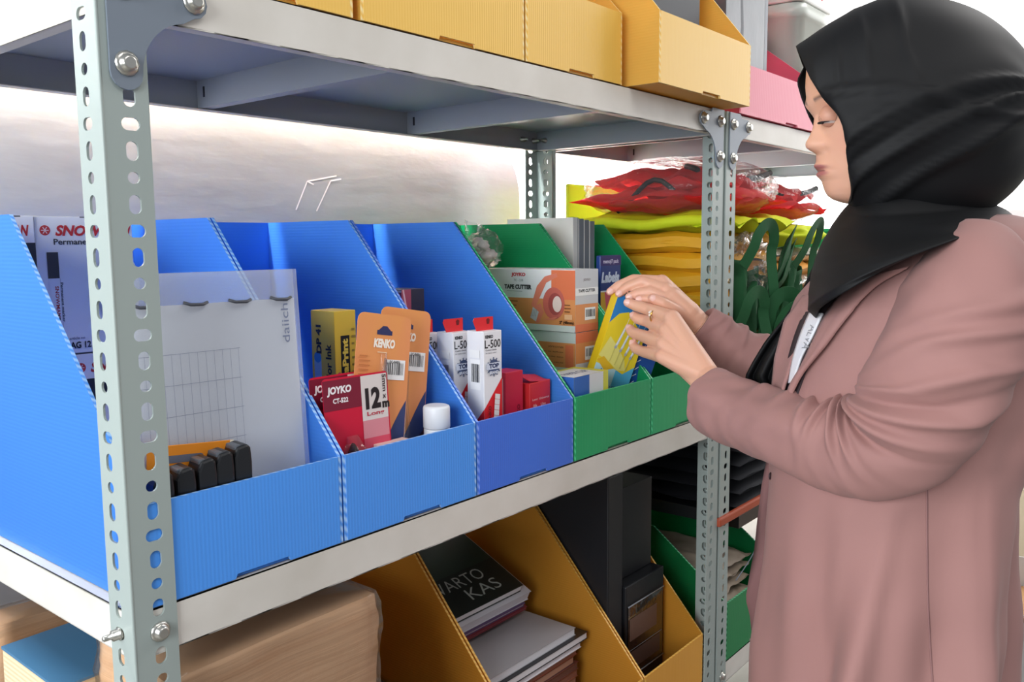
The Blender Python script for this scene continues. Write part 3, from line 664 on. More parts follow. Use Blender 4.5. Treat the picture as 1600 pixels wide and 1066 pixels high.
b = MB(); rr = random.Random(5)
for k in range(16):
    t = rr.uniform(PI*.9, PI*1.9); z = rr.uniform(.02, .15); b.lathe([(.005, -.001), (.007, .001), (.002, .003)], ink('#cf4a4a'), (.125*math.cos(t), .105*math.sin(t), z), 10, 'y')
b.build('red_dot', bb)
bin_('crimson bin standing behind the pink one on the far rack', 'pink', X2+.51, X2+.72, ZT, y0=.02, H=.28)
o, F = carton('cream_carton', 'cream carton inside the crimson bin on the far rack', 'carton', X2+.53, X2+.69, .030, .060, ZT+.005, ZT+.165, mat('cream_card', '#ddd3c6', .6))

# ---------------------------------------------------------------- soft stock on the far rack, middle shelf
def soft_slab(b, c, size, m, seed=0, amp=.006, nx=26, ny=16, edge=.35, droop=0):
    w, d, h = size; c = Vector(c)
    def pt(u, v, s):
        e = min(1, (1-abs(u))/edge)**.5*min(1, (1-abs(v))/edge)**.5
        p = Vector((u*w/2, v*d/2, s*h/2*e))
        p.z += amp*noise.noise(Vector((u*3+seed, v*3, seed*1.7+s*.4)))*2-droop*(abs(u)**3)
        p.x += amp*.8*noise.noise(Vector((v*4, seed, 2))); p.y += amp*.8*noise.noise(Vector((u*5, seed, 9)))
        return p+c
    for s in (1, -1):
        b.grid([[pt(-1+2*i/nx, -1+2*j/ny, s) for i in range(nx+1)] for j in range(ny+1)], m)
ym = mat('yellow_envelope_paper', '#e8a91e', .5, bump=('noise', 14, .5, .006, (1, 1, 3)))
zc = .0215+.012
es = [(.030, .002), (.032, -.004), (.036, .005), (.034, -.003), (.030, .004), (.036, -.004), (.034, .003), (.038, -.002), (.036, .003), (.038, 0)]
zz = .0222
for k, (h, dx) in enumerate(es):
    r = thing('padded_envelope', ['lowest yellow padded envelope', 'yellow padded envelope second from the bottom', 'yellow padded envelope third from the bottom', 'yellow padded envelope fourth from the bottom', 'yellow padded envelope fifth from the bottom', 'yellow padded envelope fifth from the top', 'yellow padded envelope fourth from the top', 'yellow padded envelope third from the top', 'yellow padded envelope second from the top', 'topmost yellow padded envelope'][k]+' of the stack right of the green bin', 'envelope', (X2+.20+dx, .212, zz), (0, 0, .03*math.sin(k*2.1)), group='yellow padded envelopes')
    b = MB(); soft_slab(b, (0, 0, h/2), (.30, .325, h*1.0), ym, k*3.1, .0035, edge=.07); b.build('envelope_body', r)
    b = MB(); b.grid([[(-.151+.0015*math.sin(j*1.7+k), -.155+.31*j/12, h*(.25+.5*i/3)+.003*math.sin(j*.9+k*2)) for j in range(13)] for i in range(4)], ym); b.build('folded_end', r)
    zz += h
neon = mat('neon_yellow_cloth', '#d2e01c', .75, bump=('noise', 25, .4, .004, (1, 1, 1)))
r = thing('safety_vest', 'neon yellow folded vest on top of the yellow envelopes', 'vest', (X2+.20, .20, zz+.002), group='folded neon vests')
b = MB(); soft_slab(b, (0, 0, .016), (.34, .37, .034), neon, 4.4, .010, 34, 24); b.build('folded_cloth', r)
b = MB(); b.tube([(-.168+.004*math.sin(i*1.3), -.17+.026*i, .017+.004*math.sin(i*.8)) for i in range(14)], .011, neon, 10); b.build('rolled_hem', r)
def shirt_bag(label, x, y, z, sx, sy, sz, seed):
    r = thing('shirt_bag', label, 'plastic bag', (x, y, z), group='bagged red shirts')
    b = MB(); redc = thin(mat('bagged_red_cloth', '#fb3b3e', .6, bump=('noise', 18, .6, .008, (1, 1, 2))), .4)
    soft_slab(b, (0, 0, sz*.28), (sx, sy, sz*.42), redc, seed, .008, 40, 30, .5); soft_slab(b, (.01, .0, sz*.62), (sx*.8, sy*.8, sz*.5), redc, seed+5, .010, 40, 30, .7); b.build('red_shirt', r)
    b = MB(); bl = mat('black_trim', '#22191c', .6)
    b.tube([(-sx*.36+sx*.05*i, -sy*.30+sy*.17*math.sin(i*.35), sz*.78+.012*math.sin(i*.5)) for i in range(14)], .0055, bl, 8)
    b.tube([(-sx*.415, -sy*.20+sy*.05*i, sz*.35+.03*math.sin(i*.55)) for i in range(9)], .005, bl, 8); b.build('black_trim', r)
    b = MB(); P = []
    for i in range(40):
        th = PI*i/39; row = []
        for j in range(60):
            ph = 2*PI*j/60; q = lambda v, p: math.copysign(abs(v)**p, v)
            d = Vector((q(math.sin(th)*math.cos(ph), .8), q(math.sin(th)*math.sin(ph), .8), q(math.cos(th), .9)))
            n_ = 1-2*abs(noise.noise(d*4.2+Vector((seed, 0, 0)))); n2 = 1-2*abs(noise.noise(d*9+Vector((seed, 3, 0))))
            k = 1+.05*n_+.025*n2
            row.append((d.x*sx*.54*k, d.y*sy*.53*k, max(.001, sz*.50+d.z*sz*.58*k)))
        P.append(row)
    b.grid(P, clear, True); b.build('plastic_film', r)
shirt_bag('red shirt with black trim in a crinkled clear bag, on the neon vest', X2+.175, .185, zz+.035, .32, .33, .105, 2)
shirt_bag('second bagged red shirt, right of the grey posts', X2+.50, .18, .392, .26, .28, .095, 6)
# neon item further right
r = thing('safety_vest', 'crumpled neon green vest right of the posts, under a bagged red shirt', 'vest', (X2+.50, .17, .333), group='folded neon vests')
b = MB(); blob(b, (0, 0, .029), (.15, .16, .030), neon, 8, .22, 40, 24, 2.6); b.build('folded_cloth', r)
neonfilm = mat('neon_yellow_film', '#b9c050', .5, trans=0)
_n = neonfilm.node_tree.nodes; _t = _n.new('ShaderNodeBsdfTranslucent'); _t.inputs[0].default_value = lin('#c5cc60'); _x = _n.new('ShaderNodeMixShader'); _x.inputs[0].default_value = .55
neonfilm.node_tree.links.new(_n['Principled BSDF'].outputs[0], _x.inputs[1]); neonfilm.node_tree.links.new(_t.outputs[0], _x.inputs[2]); neonfilm.node_tree.links.new(_x.outputs[0], _n['Material Output'].inputs[0])
# neon panel standing at the back, glowing in the light of the tube
b = MB(); b.box((0, 0, .225), (.24, .008, .45), neonfilm); tag(b.build('neon_pack', None, (X2+.185, .392, .0222), bevel=.004), 'flat neon yellow pack standing upright behind the envelope stack', 'pack')
orange = mat('orange_envelope', '#e39a2c', .55)
zz2 = .0222
names = ['orange flap bag', 'clear parcel', 'orange flap bag', 'clear parcel', 'orange flap bag']
for k in range(10):
    h = .031
    if k % 2 == 0:
        r = thing('orange_envelope', 'orange paper envelope, %s of those right of the posts' % ['lowest', 'second from bottom', 'third from bottom', 'second from top', 'topmost'][k//2], 'envelope', (X2+.50, .212, zz2), (0, 0, .02*math.sin(k)), group='orange envelopes by the tote straps')
        b = MB(); soft_slab(b, (0, 0, h/2), (.32, .33, h), orange, k*2.2, .004, edge=.1); b.build('envelope_body', r)
    else:
        r = thing('wrapped_parcel', 'clear-wrapped parcel %s among the orange envelopes' % ['lowest', 'second from bottom', 'middle', 'second from top', 'topmost'][k//2], 'parcel', (X2+.50, .212, zz2), group='clear wrapped parcels')
        b = MB(); soft_slab(b, (0, 0, h/2), (.31, .32, h*.8), mat('grey_print_cloth', '#8d8478', .6, var=('#e3dcd2', 16, (1, 1, 2))), k*3.2, .004, edge=.12); b.build('parcel_content', r)
        b = MB(); soft_slab(b, (0, 0, h/2), (.325, .335, h*1.05), clear, k*3.2, .004, 40, 30, .12); b.build('plastic_film', r)
    zz2 += h
gm = mat('green_tote_cloth', '#0c4d25', .8, bump=('noise', 60, .3, .002, (1, 1, 1)))
def ribbon(b, pts, wid, m, th=.0015):
    pts = [Vector(p) for p in pts]; P = []
    for i in range(len(pts)): 
        t = (pts[min(i+1, len(pts)-1)]-pts[max(0, i-1)]).normalized(); s_ = t.cross(Vector((.4, 1, .3))).normalized()*wid/2; P.append([pts[i]-s_, pts[i]+s_])
    b.grid(P, m)
def smoothp(p, n=8):
    p = [Vector(q) for q in p]; o = []
    for i in range(len(p)-1):
        a, b_, c, d = p[max(0, i-1)], p[i], p[i+1], p[min(len(p)-1, i+2)]
        for k in range(n):
            t = k/n; o.append(.5*((2*b_)+(c-a)*t+(2*a-5*b_+4*c-d)*t*t+(3*b_-a-3*c+d)*t**3))
    return o+[p[-1]]
for k, lbl in enumerate(['green cloth tote strap looping highest beside the post', 'green cloth tote with the widest drooping handle near the black scarf', 'green cloth tote with a narrow strap falling to the left beside the post', 'green cloth tote slumped lowest by the post', 'dark green tote nearest the chest of the woman']):
    x0, z0, wd, dr = ((1.19, .335, .085, .20), (1.33, .300, .105, .18), (1.16, .215, .070, .17), (1.27, .185, .090, .12), (1.44, .330, .110, .22))[k]
    r = thing('tote_bag', lbl, 'tote bag', (x0, .0, z0), (.15*math.sin(k*2), .35*math.sin(k*3.1+.5), .4*math.sin(k*1.7)), group='green cloth totes on the far rack')
    b = MB()
    for q in range(1+(k % 2)):
        P3 = [(-.010+.018*q, -.004, -.035-.02*q)]+[(wd*.5*(1-math.cos(t))+.018*q, -.016-.010*math.sin(t)-.006*q, wd*.62*math.sin(t)-.028*q) for t in [PI*i/6 for i in range(7)]]+[(wd*1.25+.018*q, -.022, -dr*.45-.03*q), (wd*1.75+.012*q, -.012, -dr-.03*q)]
        ribbon(b, smoothp(P3), .024+.006*((k+q) % 2), gm)
    b.build('strap', r, solid=.0014, crisp=True)
    b = MB(); P = []
    for j in range(14):
        t = j/13; P.append([(-.02+wd*1.7*i/16+.03*t, .012+.010*math.sin(i*1.1+k+t*3)-.006*t, -.03-.05*t*3*.8+.010*math.sin(i*.7+k)) for i in range(17)])
    b.grid(P, gm); b.build('bag_cloth', r, solid=.002)
for k, (x, z) in enumerate(((1.20, .12), (1.33, .07), (1.24, .30))):
    b = MB(); blob(b, (0, 0, 0), (.055, .03, .05), clear, k+11, .4, 40, 30, 5, 1)
    tag(b.build('crumpled_film', None, (x+.03, .03, z)), ['crumpled clear film beside the lowest green tote strap', 'crumpled clear film between the tote cloths low by the shelf', 'crumpled clear film under the orange flap near the posts'][k], 'plastic film')
r = thing('plastic_basket', 'bright green basket edge seen beyond the envelopes at the far rack end', 'basket', (X2+.83, .15, .0222))
b = MB(); P = [[(x*q, y*q*1.2, z) for x, y in [(.11*math.cos(t), .11*math.sin(t)) for t in [2*PI*i/28 for i in range(28)]]] for z, q in ((0, .8), (.33, 1), (.342, 1.05), (.355, 1.05), (.355, .98), (.02, .78))]
b.grid(P, mat('bright_green_plastic', '#19b36b', .4), True); b.build('basket_body', r)
b = MB(); b.tube([(.115*math.cos(t)*1.02, .138*math.sin(t)*1.0, .35) for t in [2*PI*i/28 for i in range(29)]], .005, mat('bright_green_plastic', '#19b36b', .4)); b.build('rim', r)

# ---------------------------------------------------------------- low shelf, first rack
kraft = mat('kraft_paper', '#dcb38b', .7, bump=('noise', 22, .5, .004, (.15, .15, 7)), var=('#c5966b', 5, (.2, .2, 12)))
wrapf = film('wrinkled_wrap', '#fff4e6', .16, .05, (22, .7, .008))
def kraft_stack(label, c, size, seed, blue=False):
    r = thing('kraft_paper_stack', label, 'paper stack', (c[0], c[1], c[2]))
    w, d, h = size; n = 56; P = []
    def ring(z, q, k):
        o = []
        for i in range(64):
            t = 2*PI*i/64; x, y = math.cos(t), math.sin(t); m_ = max(abs(x), abs(y)); x, y = x/m_, y/m_
            j = .006*noise.noise(Vector((x*1.5+seed, y*1.5, z*18+x*1.2)))+.0018*noise.noise(Vector((x*1.5, y*2+seed, z*90+x*3)))
            o.append((x*(w/2*q+j), y*(d/2*q+j), z))
        return o
    for i in range(n+1): P.append(ring(h*i/n, 1, i))
    b = MB(); b.grid(P, kraft, True); b.add(P[-1], [tuple(range(64))], kraft); b.add(P[0], [tuple(range(64))], kraft); b.build('kraft_sheets', r)
    P = []
    for i in range(n+1):
        row = []
        for k, p in enumerate(ring(h*i/n, 1.0, i)):
            v = Vector((p[0], p[1], 0)); nn = 1-2*abs(noise.noise(Vector((p[0]*14+seed, p[1]*14, i*.2)))); v *= 1+.012+.035*max(0, nn)
            row.append((v.x, v.y, h*i/n+.004))
        P.append(row)
    P.append([(p[0]*.5, p[1]*.5, h+.006) for p in P[-1]]); P.append([(0, 0, h+.006)]*64)
    b = MB(); b.grid(P, wrapf, True); b.build('plastic_wrap', r)
    return r
zb = ZL+.0005
r = kraft_stack('stack of brown kraft sheets in wrinkled clear wrap, right of the front post', (.165, .092, zb), (.245, .135, .415), 1)
r = kraft_stack('second wrapped kraft stack behind the post at the left edge', (.105, .340, zb), (.205, .050, .395), 9)
r = thing('blue_covered_book', 'thick book with a glossy blue cover, below the left end of the shelf', 'book', (-.002, .205, zb+.3075), (.05, 0, .03))
r.location = (.052, .232, zb+.352)
b = MB(); b.box((0, 0, -.035), (.10, .125, .118), mat('cream_pages', '#e5cfa8', .7, bump=('Z', 60, .5, .001, (1, 1, 1)))); b.build('page_block', r)
b = MB(); b.box((0, 0, .0255), (.102, .127, .003), mat('glossy_blue_cover', '#4d7ea3', .25)); b.build('cover', r)
# magazines in the wide amber bin
def book(label, x0, x1, y0, y1, z0, h, col, name='magazine', pages='#dcdbe0', group='magazines in the amber bin', rot=(0, 0, 0), rough=.35):
    r = thing(name, label, name.replace('_', ' '), ((x0+x1)/2, y0, z0), rot, group=group); w, d = x1-x0, y1-y0
    m = mat('cover_'+col.strip('#'), col, rough)
    b = MB(); b.box((0, d/2, h/2), (w-.003, d-.003, h-.0012), mat('pages_'+pages.strip('#'), pages, .7, bump=('Z', 160, .4, .0006, (1, 1, 1)))); b.build('page_block', r)
    b = MB(); b.box((0, d/2, h-.0004), (w, d, .0008), m); b.box((0, d/2, .0004), (w, d, .0008), m); cv = b.build('cover', r)
    return r, cv, w, d, h
z = ZL+.004
rr = random.Random(3); cols = ['#6a3b30', '#4a2a2a', '#8a4a36', '#3a3a44', '#7c4636', '#5b2f2c', '#93563f']
pos = ['lowest', 'second lowest', 'third lowest', 'fourth lowest', 'fifth lowest', 'sixth lowest', 'seventh lowest', 'eighth lowest', 'ninth lowest', 'tenth lowest']
for k in range(10):
    r, cv, w, d, h = book('brown-edged magazine, %s of the dark pile in the wide amber bin' % pos[k], .575+rr.uniform(-.004, .004), .800+rr.uniform(-.006, .006), .105+rr.uniform(-.004, .004), .385, z, .0125, cols[k % 7], pages=['#8c5b49', '#6d4538', '#a57a63'][k % 3]); z += .0126
if True:
    a = Art((-.1, -.0001, 0), (1, 0, 0), (0, 0, 1))
for lb, x0, x1, y0, h, c, pg in (('white-edged magazine under the black book', .572, .806, .102, .010, '#c9c6c9', '#d4d2d8'), ('black-covered book under the big grey one', .566, .822, .100, .012, '#1d1d21', '#d9d8dc'), ('big grey-covered book lying flat in the wide amber bin', .562, .798, .108, .013, '#a5a3a8', '#cfcfd4')):
    book(lb, x0, x1, y0, .390, z, h, c, pages=pg); z += h+.0002
# tilted upper pile
def tb(lb, dz, h, c, pg, dx=0, w=.205, txt=False, ry=.0, rough=.35):
    r, cv, w, d, hh = book(lb, .567+dx, .567+dx+w, .200, .385, z+.012+dz*1.12, h, c, pages=pg, rot=(.42, ry, 0), rough=rough)
    if txt:
        a = Art((-w/2, 0, hh), (1, 0, 0), (0, 1, 0)); a.rect(.002, .002, w-.002, d-.002, '#1c2420'); a.rect(.002, .078, w-.002, d-.002, '#26382c')
        a.text('WARTO', .025, .047, .024, '#b9c2ba', w=.125, bold=-.005); a.text('KAS', .085, .016, .024, '#b9c2ba', w=.075, bold=-.005); a.build(cv, 'printed_title')
    return r
tb('red-edged thin magazine, lowest of the tilted pile', 0, .006, '#7a3138', '#9a5f64', .010)
tb('thin purple-edged magazine in the tilted pile', .0068, .007, '#5a4468', '#b9a9b4', .004)
tb('thick white magazine under the WARTO KAS one', .0145, .018, '#cfcfd6', '#d6d5dc', .008, .212)
tb('dark green magazine printed WARTO KAS on top of the tilted pile', .0333, .014, '#1f2b24', '#e0e0e4', .004, .196, True)
# book in the left amber bin
zb2 = ZL+.004
for k, (lb, c, h) in enumerate((('dark-covered book lowest in the left amber bin', '#2b2426', .020), ('dark book with pale edge on top in the left amber bin', '#4a4040', .026))):
    book(lb, .350, .530, .08, .37, zb2, .05+.02*k, c, 'book', '#d8d4d4', 'books in the left amber bin'); zb2 += .0502+.02*k
# black box files
def box_file(lb, x0, x1, y0, z0, h, pocket=True, d=.26):
    w = x1-x0; r = thing('box_file', lb, 'box file', ((x0+x1)/2, y0, z0), group='black box files')
    b = MB(); bk = mat('black_file_board', '#15171c', .45); b.box((0, d/2, h/2), (w, d, h), bk); f = b.build('file_body', r, bevel=.002)
    if pocket:
        b = MB(); b.box((0, -.0012, h*.50), (w-.012, .0012, h*.62), mat('pocket_film', '#2a2320', .08, coat=1, bump=('noise', 9, .8, .01, (1, 1, 1)))); pk = b.build('label_pocket', r, bevel=.0005)
        a = Art((-w/2, -.0019, 0), (1, 0, 0), (0, 0, 1)); a.rect(.010, h*.50, w-.028, h*.70, '#6b5045'); a.rect(.010, h*.24, w-.016, h*.40, '#5a463f'); a.rect(.010, h*.415, w-.010, h*.42, '#9a9aa0'); a.build(pk, 'painted_reflection')  # brown blocks and grey line are reflections painted on the glossy pocket
        b = MB(); b.tube([(-w/2+.004, -.003, h*.82), (w/2-.004, -.003, h*.82)], .0012, mat('clear_edge', '#8d9096', .2), 6); b.tube([(-w/2+.004, -.003, h*.18), (w/2-.004, -.003, h*.18)], .0012, mat('clear_edge', '#8d9096', .2), 6); b.build('pocket_rim', r)
    return r
box_file('black box file with a glossy label pocket, front of the right amber bin', .9025, 1.034, .075, ZL+.004, .205)
box_file('tall black box file left of the pocketed one', .853, .899, .080, ZL+.004, .41, False)
box_file('tall black box file behind the pocketed one', .9085, 1.030, .339, ZL+.004, .392, False, .062)
b = MB(); b.box((.0, .06, .12), (.094, .12, .0), black_plastic)
o, F = carton('black_carton', 'plain black carton standing on the pocketed box file', 'carton', .912, 1.030, .100, .30, ZL+.2095, ZL+.375, mat('black_file_board', '#15171c', .45))
b = MB(); b.tube(smoothp([(-.04, 0, 0), (-.02, 0, .010), (.01, 0, .014), (.04, .0, .004)]), .0012, mat('pale_green_cord', '#9fd6b4', .4), 6)
tag(b.build('cord', None, (.985, .16, ZL+.3765)), 'thin pale green cord lying on the black carton', 'cord')

# ---------------------------------------------------------------- low shelves, far rack
darkc = mat('navy_black_cloth', '#15171f', .8)
for k in (0, 1, 2, 3, 4):
    r = thing('folded_garment', 'folded black garment, %s of the dark pile behind the posts' % ['lowest', 'second from bottom', 'middle', 'second from top', 'topmost'][k], 'garment', (X2+.38, .20, -.191+.0285*k), group='folded black garments')
    b = MB(); soft_slab(b, (0, 0, .014), (.50, .36, .0275), darkc, k*1.9, .0025); b.build('folded_cloth', r)
o, F = carton('storage_tray', 'shallow black tray under the folded black garments', 'tray', X2+.13, X2+.63, .02, .38, -.2180, -.1925, black_plastic)
r = thing('tray_stand', 'black four-legged stand under the shallow black tray', 'stand', (X2+.47, .20, -.4545))
for x in (-.13, .13):
    for y in (-.16, .16): b = MB(); b.box((x, y, .1165), (.018, .018, .233), black_plastic); b.build('leg', r)
for y in (-.16, .16): b = MB(); b.box((0, y, .224), (.242, .012, .018), black_plastic); b.build('crossbar', r)
b = MB(); soft_slab(b, (0, 0, 0), (.36, .10, .022), mat('red_cloth', '#e02b32', .6), 3, .012); r = tag(b.build('red_cloth', None, (X2+.34, .10, .005-.020)), 'crumpled red cloth on top of the black garments', 'cloth')
r.location.z = -.036
r = thing('orange_clamp_hanger', 'orange plastic strip sticking out of the black garments', 'hanger', (X2+.22, -.012, -.165))
b = MB(); om = mat('orange_plastic', '#a8482a', .5); b.box((-.10, .01, .0), (.26, .010, .016), om); b.box((.08, .0, -.006), (.12, .02, .026), om); b.build('hanger_bar', r, bevel=.003)
b = MB(); b.tube(smoothp([(-.05, .0, -.01), (-.06, -.004, -.06), (-.10, .0, -.10), (-.16, .004, -.13)]), .0011, mat('grey_wire', '#6d7580', .4), 6); b.build('wire', r)
for k in range(6):
    b = MB(); soft_slab(b, (0, 0, .011), (.20, .24, .022), mat('magazine_white', '#c9b9a6', .6, var=('#8f7d6a', 8, (1, 1, 4))), k, .004)
    tag(b.build('paper_bundle', None, (X2+.172, .175, ZL+.006+.0245*k), (0, 0, .06*math.sin(k*2))), 'cream paper bundle, %s of the pile in the dark green bin' % ['lowest', 'second lowest', 'third lowest', 'third from top', 'second from top', 'topmost'][k], 'paper bundle', 'paper bundles in the dark green bin')

# ---------------------------------------------------------------- far right of the room
r = thing('cream_cabinet', 'cream steel cabinet with a dark door gap behind the woman', 'cabinet', (3.25, -.37, -FLOOR))
cm = mat('cream_paint', '#d9c9ad', .5)
b = MB(); b.box((0, 0, .39), (.5, .80, .78), mat('dark_interior', '#2a211c', .7)); b.build('cabinet_body', r)
b = MB(); b.box((-.26, .235, .385), (.02, .33, .76), cm); b.build('door', r, bevel=.003)
b = MB(); b.box((-.26, -.18, .385), (.02, .44, .76), cm); b.build('door', r, bevel=.003)
b = MB(); b.box((-.01, 0, .860), (.52, .82, .155), cm); b.build('cabinet_top', r, bevel=.004)
def floor_carton(lb, x, y, z, w, d, h, rz, open_=False):
    r = thing('shipping_carton', lb, 'carton', (x, y, z), (0, 0, rz), group='white taped cartons behind the woman')
    wm = mat('white_carton', '#c9c6c4', .7); b = MB()
    for c, s_ in (((-w/2, 0, h/2), (.004, d, h)), ((w/2, 0, h/2), (.004, d, h)), ((0, -d/2, h/2), (w, .004, h)), ((0, d/2, h/2), (w, .004, h)), ((0, 0, .002), (w, d, .004))): b.box(c, s_, wm)
    b.build('carton_wall', r)
    tp = mat('brown_tape', '#9a5a38', .3)
    if open_:
        b = MB(); b.box((0, 0, h*.55), (w-.01, d-.01, .004), card_brown); b.box((-w/2-.03, 0, h+.0), (.06, d, .003), card_brown, (0, .5, 0)); b.box((0, 0, h*.7), (w-.012, d-.012, .002), card_brown); b.build('flap', r)
    else:
        b = MB(); b.box((0, 0, h-.002), (w, d, .003), wm); b.build('flap', r)
    b = MB()
    for u in (-.3, .15): b.box((-w/2-.0026, d*u, h/2), (.0008, .05, h), tp); b.box((w*u, -d/2-.0026, h/2), (.05, .0008, h), tp)
    b.build('tape', r)
    a = Art((-w/2-.0022, d/2, 0), (0, -1, 0), (0, 0, 1)); a.text('||', .05, .04, .03, '#555555'); a.text('^^', .2, .10, .02, '#555555'); a.build(r, 'printed_mark')
floor_carton('lower white carton with brown tape standing on the floor at the right edge', 2.12, -.52, -FLOOR, .44, .50, .20, .25)
floor_carton('open white carton with brown flaps on top of the taped carton', 2.12, -.52, -FLOOR+.202, .42, .48, .27, .25, True)
# ---------------------------------------------------------------- the woman
from mathutils.bvhtree import BVHTree
FH = Vector((FWD.x, FWD.y, 0)).normalized(); RH = Vector((FH.y, -FH.x, 0)); TOC = -FH    # she stands in profile to the camera
D0 = 1.06
def ray(px, py): return (FWD+RGT*((px-800)/CF)-UPV*((py-533)/CF)).normalized()
def Fp(px, py, s=0.):
    """point of the upright plane through her, moved s metres towards the camera side (her left)"""
    d = ray(px, py); return CP+d*((D0-s)/d.dot(FH))
ORG = Vector((Fp(1400, 200).x, Fp(1400, 200).y, -FLOOR))
woman = thing('person', 'woman in black headscarf and dusty pink blazer reaching for a box of the green bin', 'person', ORG)
def L(v): return Vector(v)-ORG
def interp(tab, x, k=1):
    if x <= tab[0][0]: return tab[0][k]
    for a, b in zip(tab, tab[1:]):
        if x <= b[0]:
            t = (x-a[0])/(b[0]-a[0]); t = t*t*(3-2*t) if False else t; return a[k]+(b[k]-a[k])*t
    return tab[-1][k]
def gs(x, w): return math.exp(-(x/w)**2)
skin = mat('skin', '#e0ab90', .46, sss=.12, attr='skin_tint')
pinkc = mat('dusty_pink_cloth', '#9e746f', .82, sheen=.06, bump=('noise', 350, .12, .0006, (1, 1, 1)))
blackc = mat('black_scarf_cloth', '#07080b', .66, spec=.32)

# --- head, one grid
prof = [(24, 1400), (30, 1356), (42, 1322), (56, 1300), (70, 1286), (84, 1275), (100, 1267), (122, 1265), (140, 1264.5), (155, 1266), (165, 1269), (178, 1274.5), (190, 1277), (202, 1278.5), (215, 1280), (228, 1281), (240, 1279.5), (250, 1277.5),
        (258, 1277), (266, 1280), (274, 1281.5), (282, 1286), (290, 1288), (298, 1290), (305, 1294), (311, 1302), (316, 1316), (320, 1340)]
prof2 = [(24, 1400), (30, 1356), (42, 1322), (56, 1300), (70, 1286), (84, 1275), (100, 1268), (130, 1266), (165, 1271), (200, 1277), (235, 1281), (265, 1286), (290, 1293), (305, 1301), (312, 1310), (320, 1340)]
nose = [(172, 0), (180, 1), (190, 5), (202, 9.5), (212, 15), (220, 20.5), (225, 22), (230, 20.5), (234, 14), (238, 5), (242, 0)]
halfw = [(24, .010), (34, .030), (52, .055), (80, .073), (120, .075), (160, .074), (200, .071), (240, .063), (270, .056), (295, .046), (310, .034), (320, .022)]
backp = [(24, 1430), (36, 1470), (70, 1520), (120, 1550), (180, 1545), (240, 1520), (290, 1490), (320, 1470)]
body = MB(); cols = []
HV, FC = [], []
rows = [(24+296*i/150) for i in range(151)]; NC = 120
kpx = (Fp(1401, 200)-Fp(1400, 200)).length
SK = Vector(lin('#e0ab90')[:3]); LIP = Vector(lin('#ad6a66')[:3]); BRW = Vector(lin('#3a2a28')[:3]); WARM = Vector(lin('#dc9a86')[:3])
for py in rows:
    fpx = interp(prof, py); bpx = interp(backp, py); w = interp(halfw, py); cpx = 1385
    base = Fp(cpx, py); fa = (cpx-fpx)*kpx; ba = (bpx-cpx)*kpx
    for j in range(NC):
        th = 2*PI*j/NC; c, s_ = math.cos(th), math.sin(th)
        a = (fa if c > 0 else ba)*math.copysign(abs(c)**.78, c); s = w*math.copysign(abs(s_)**.92, s_)
        col = SK.copy()
        if c > 0:
            a += (cpx-interp(prof2, py)-(cpx-fpx))*kpx*(1-gs(s, .026))*c**.78
            wn = .0075+.0085*gs(py-228, 14)
            a += interp(nose, py)*kpx*math.exp(-(abs(s)/wn)**2.4)
            a -= .0025*gs(py-233, 7)*gs(abs(s)-.0165, .003)                      # wing crease
            a += .0036*gs(py-258.5, 5)*gs(s, .016)-.0016*gs(py-266.3, 1.8)*gs(s, .016)+.0040*gs(py-272.5, 5.2)*gs(s, .015)   # lips
            a -= .0060*gs(py-180, 9)*gs(abs(s)-.030, .015)                       # eye sockets
            a += .0030*gs(py-158, 7)*gs(abs(s)-.028, .018)                       # brow ridge
            s += math.copysign(.0035, s)*gs(py-222, 30)*gs(abs(s)-.048, .02)     # cheek
            lm = max(gs(py-261, 5.0)*gs(s, .020), gs(py-270.5, 5.6)*gs(s, .019)); lm = min(1, max(0, (lm-.30)*3)); col = col.lerp(LIP, lm)
            if lm > .3 and abs(py-266.3) < 1.3: col = LIP*.55
            bm_ = gs(py-155+(abs(s)-.028)*180*(1 if abs(s) < .04 else -.3), 3.2)*(1 if .010 < abs(s) < .052 else 0); col = col.lerp(BRW, min(.75, bm_*.85))
            col = col.lerp(WARM, .35*gs(py-225, 20)*gs(abs(s)-.045, .018))
        HV.append(base-RH*a+TOC*s); cols.append(col)
R_ = len(rows)
for i in range(R_-1):
    for j in range(NC):
        k = (j+1) % NC; FC.append((i*NC+j, i*NC+k, (i+1)*NC+k, (i+1)*NC+j))
body.add(HV, FC, skin, True)
def addtube(path, rad, n=20):
    n0 = len(body.v); body.tube(path, rad, skin, n); cols.extend([SK]*(len(body.v)-n0))
addtube([Fp(1400, 255), Fp(1405, 300), Fp(1425, 350), Fp(1440, 400)], [.050, .048, .050, .065])
# trunk and legs under the clothes
addtube([Fp(1445, 375), Fp(1435, 420), Fp(1420, 500), Fp(1400, 640), Fp(1390, 800), Fp(1380, 930), Fp(1375, 1020)], [.035, .06, .09, .09, .09, .085, .080], 24)
hipz = Fp(1380, 980).z
for q in (1, -1):
    b0 = Fp(1380, 980, .075*q); addtube([b0, Vector((b0.x, b0.y, -.45)), Vector((b0.x, b0.y, -.92))], [.080, .056, .036])
# upper arms and forearms under the sleeves
addtube([Fp(1500, 440, .11), Fp(1450, 570, .15), Fp(1375, 697, .125), Fp(1245, 678, .045), Fp(1172, 645, -.03), Fp(1113, 600, -.11)], [.034, .038, .034, .030, .026, .021])
addtube([Fp(1450, 440, -.11), Fp(1400, 560, -.16), Fp(1300, 640, -.19), Fp(1180, 580, -.235), Fp(1088, 512, -.242)], [.045, .042, .038, .032, .024])

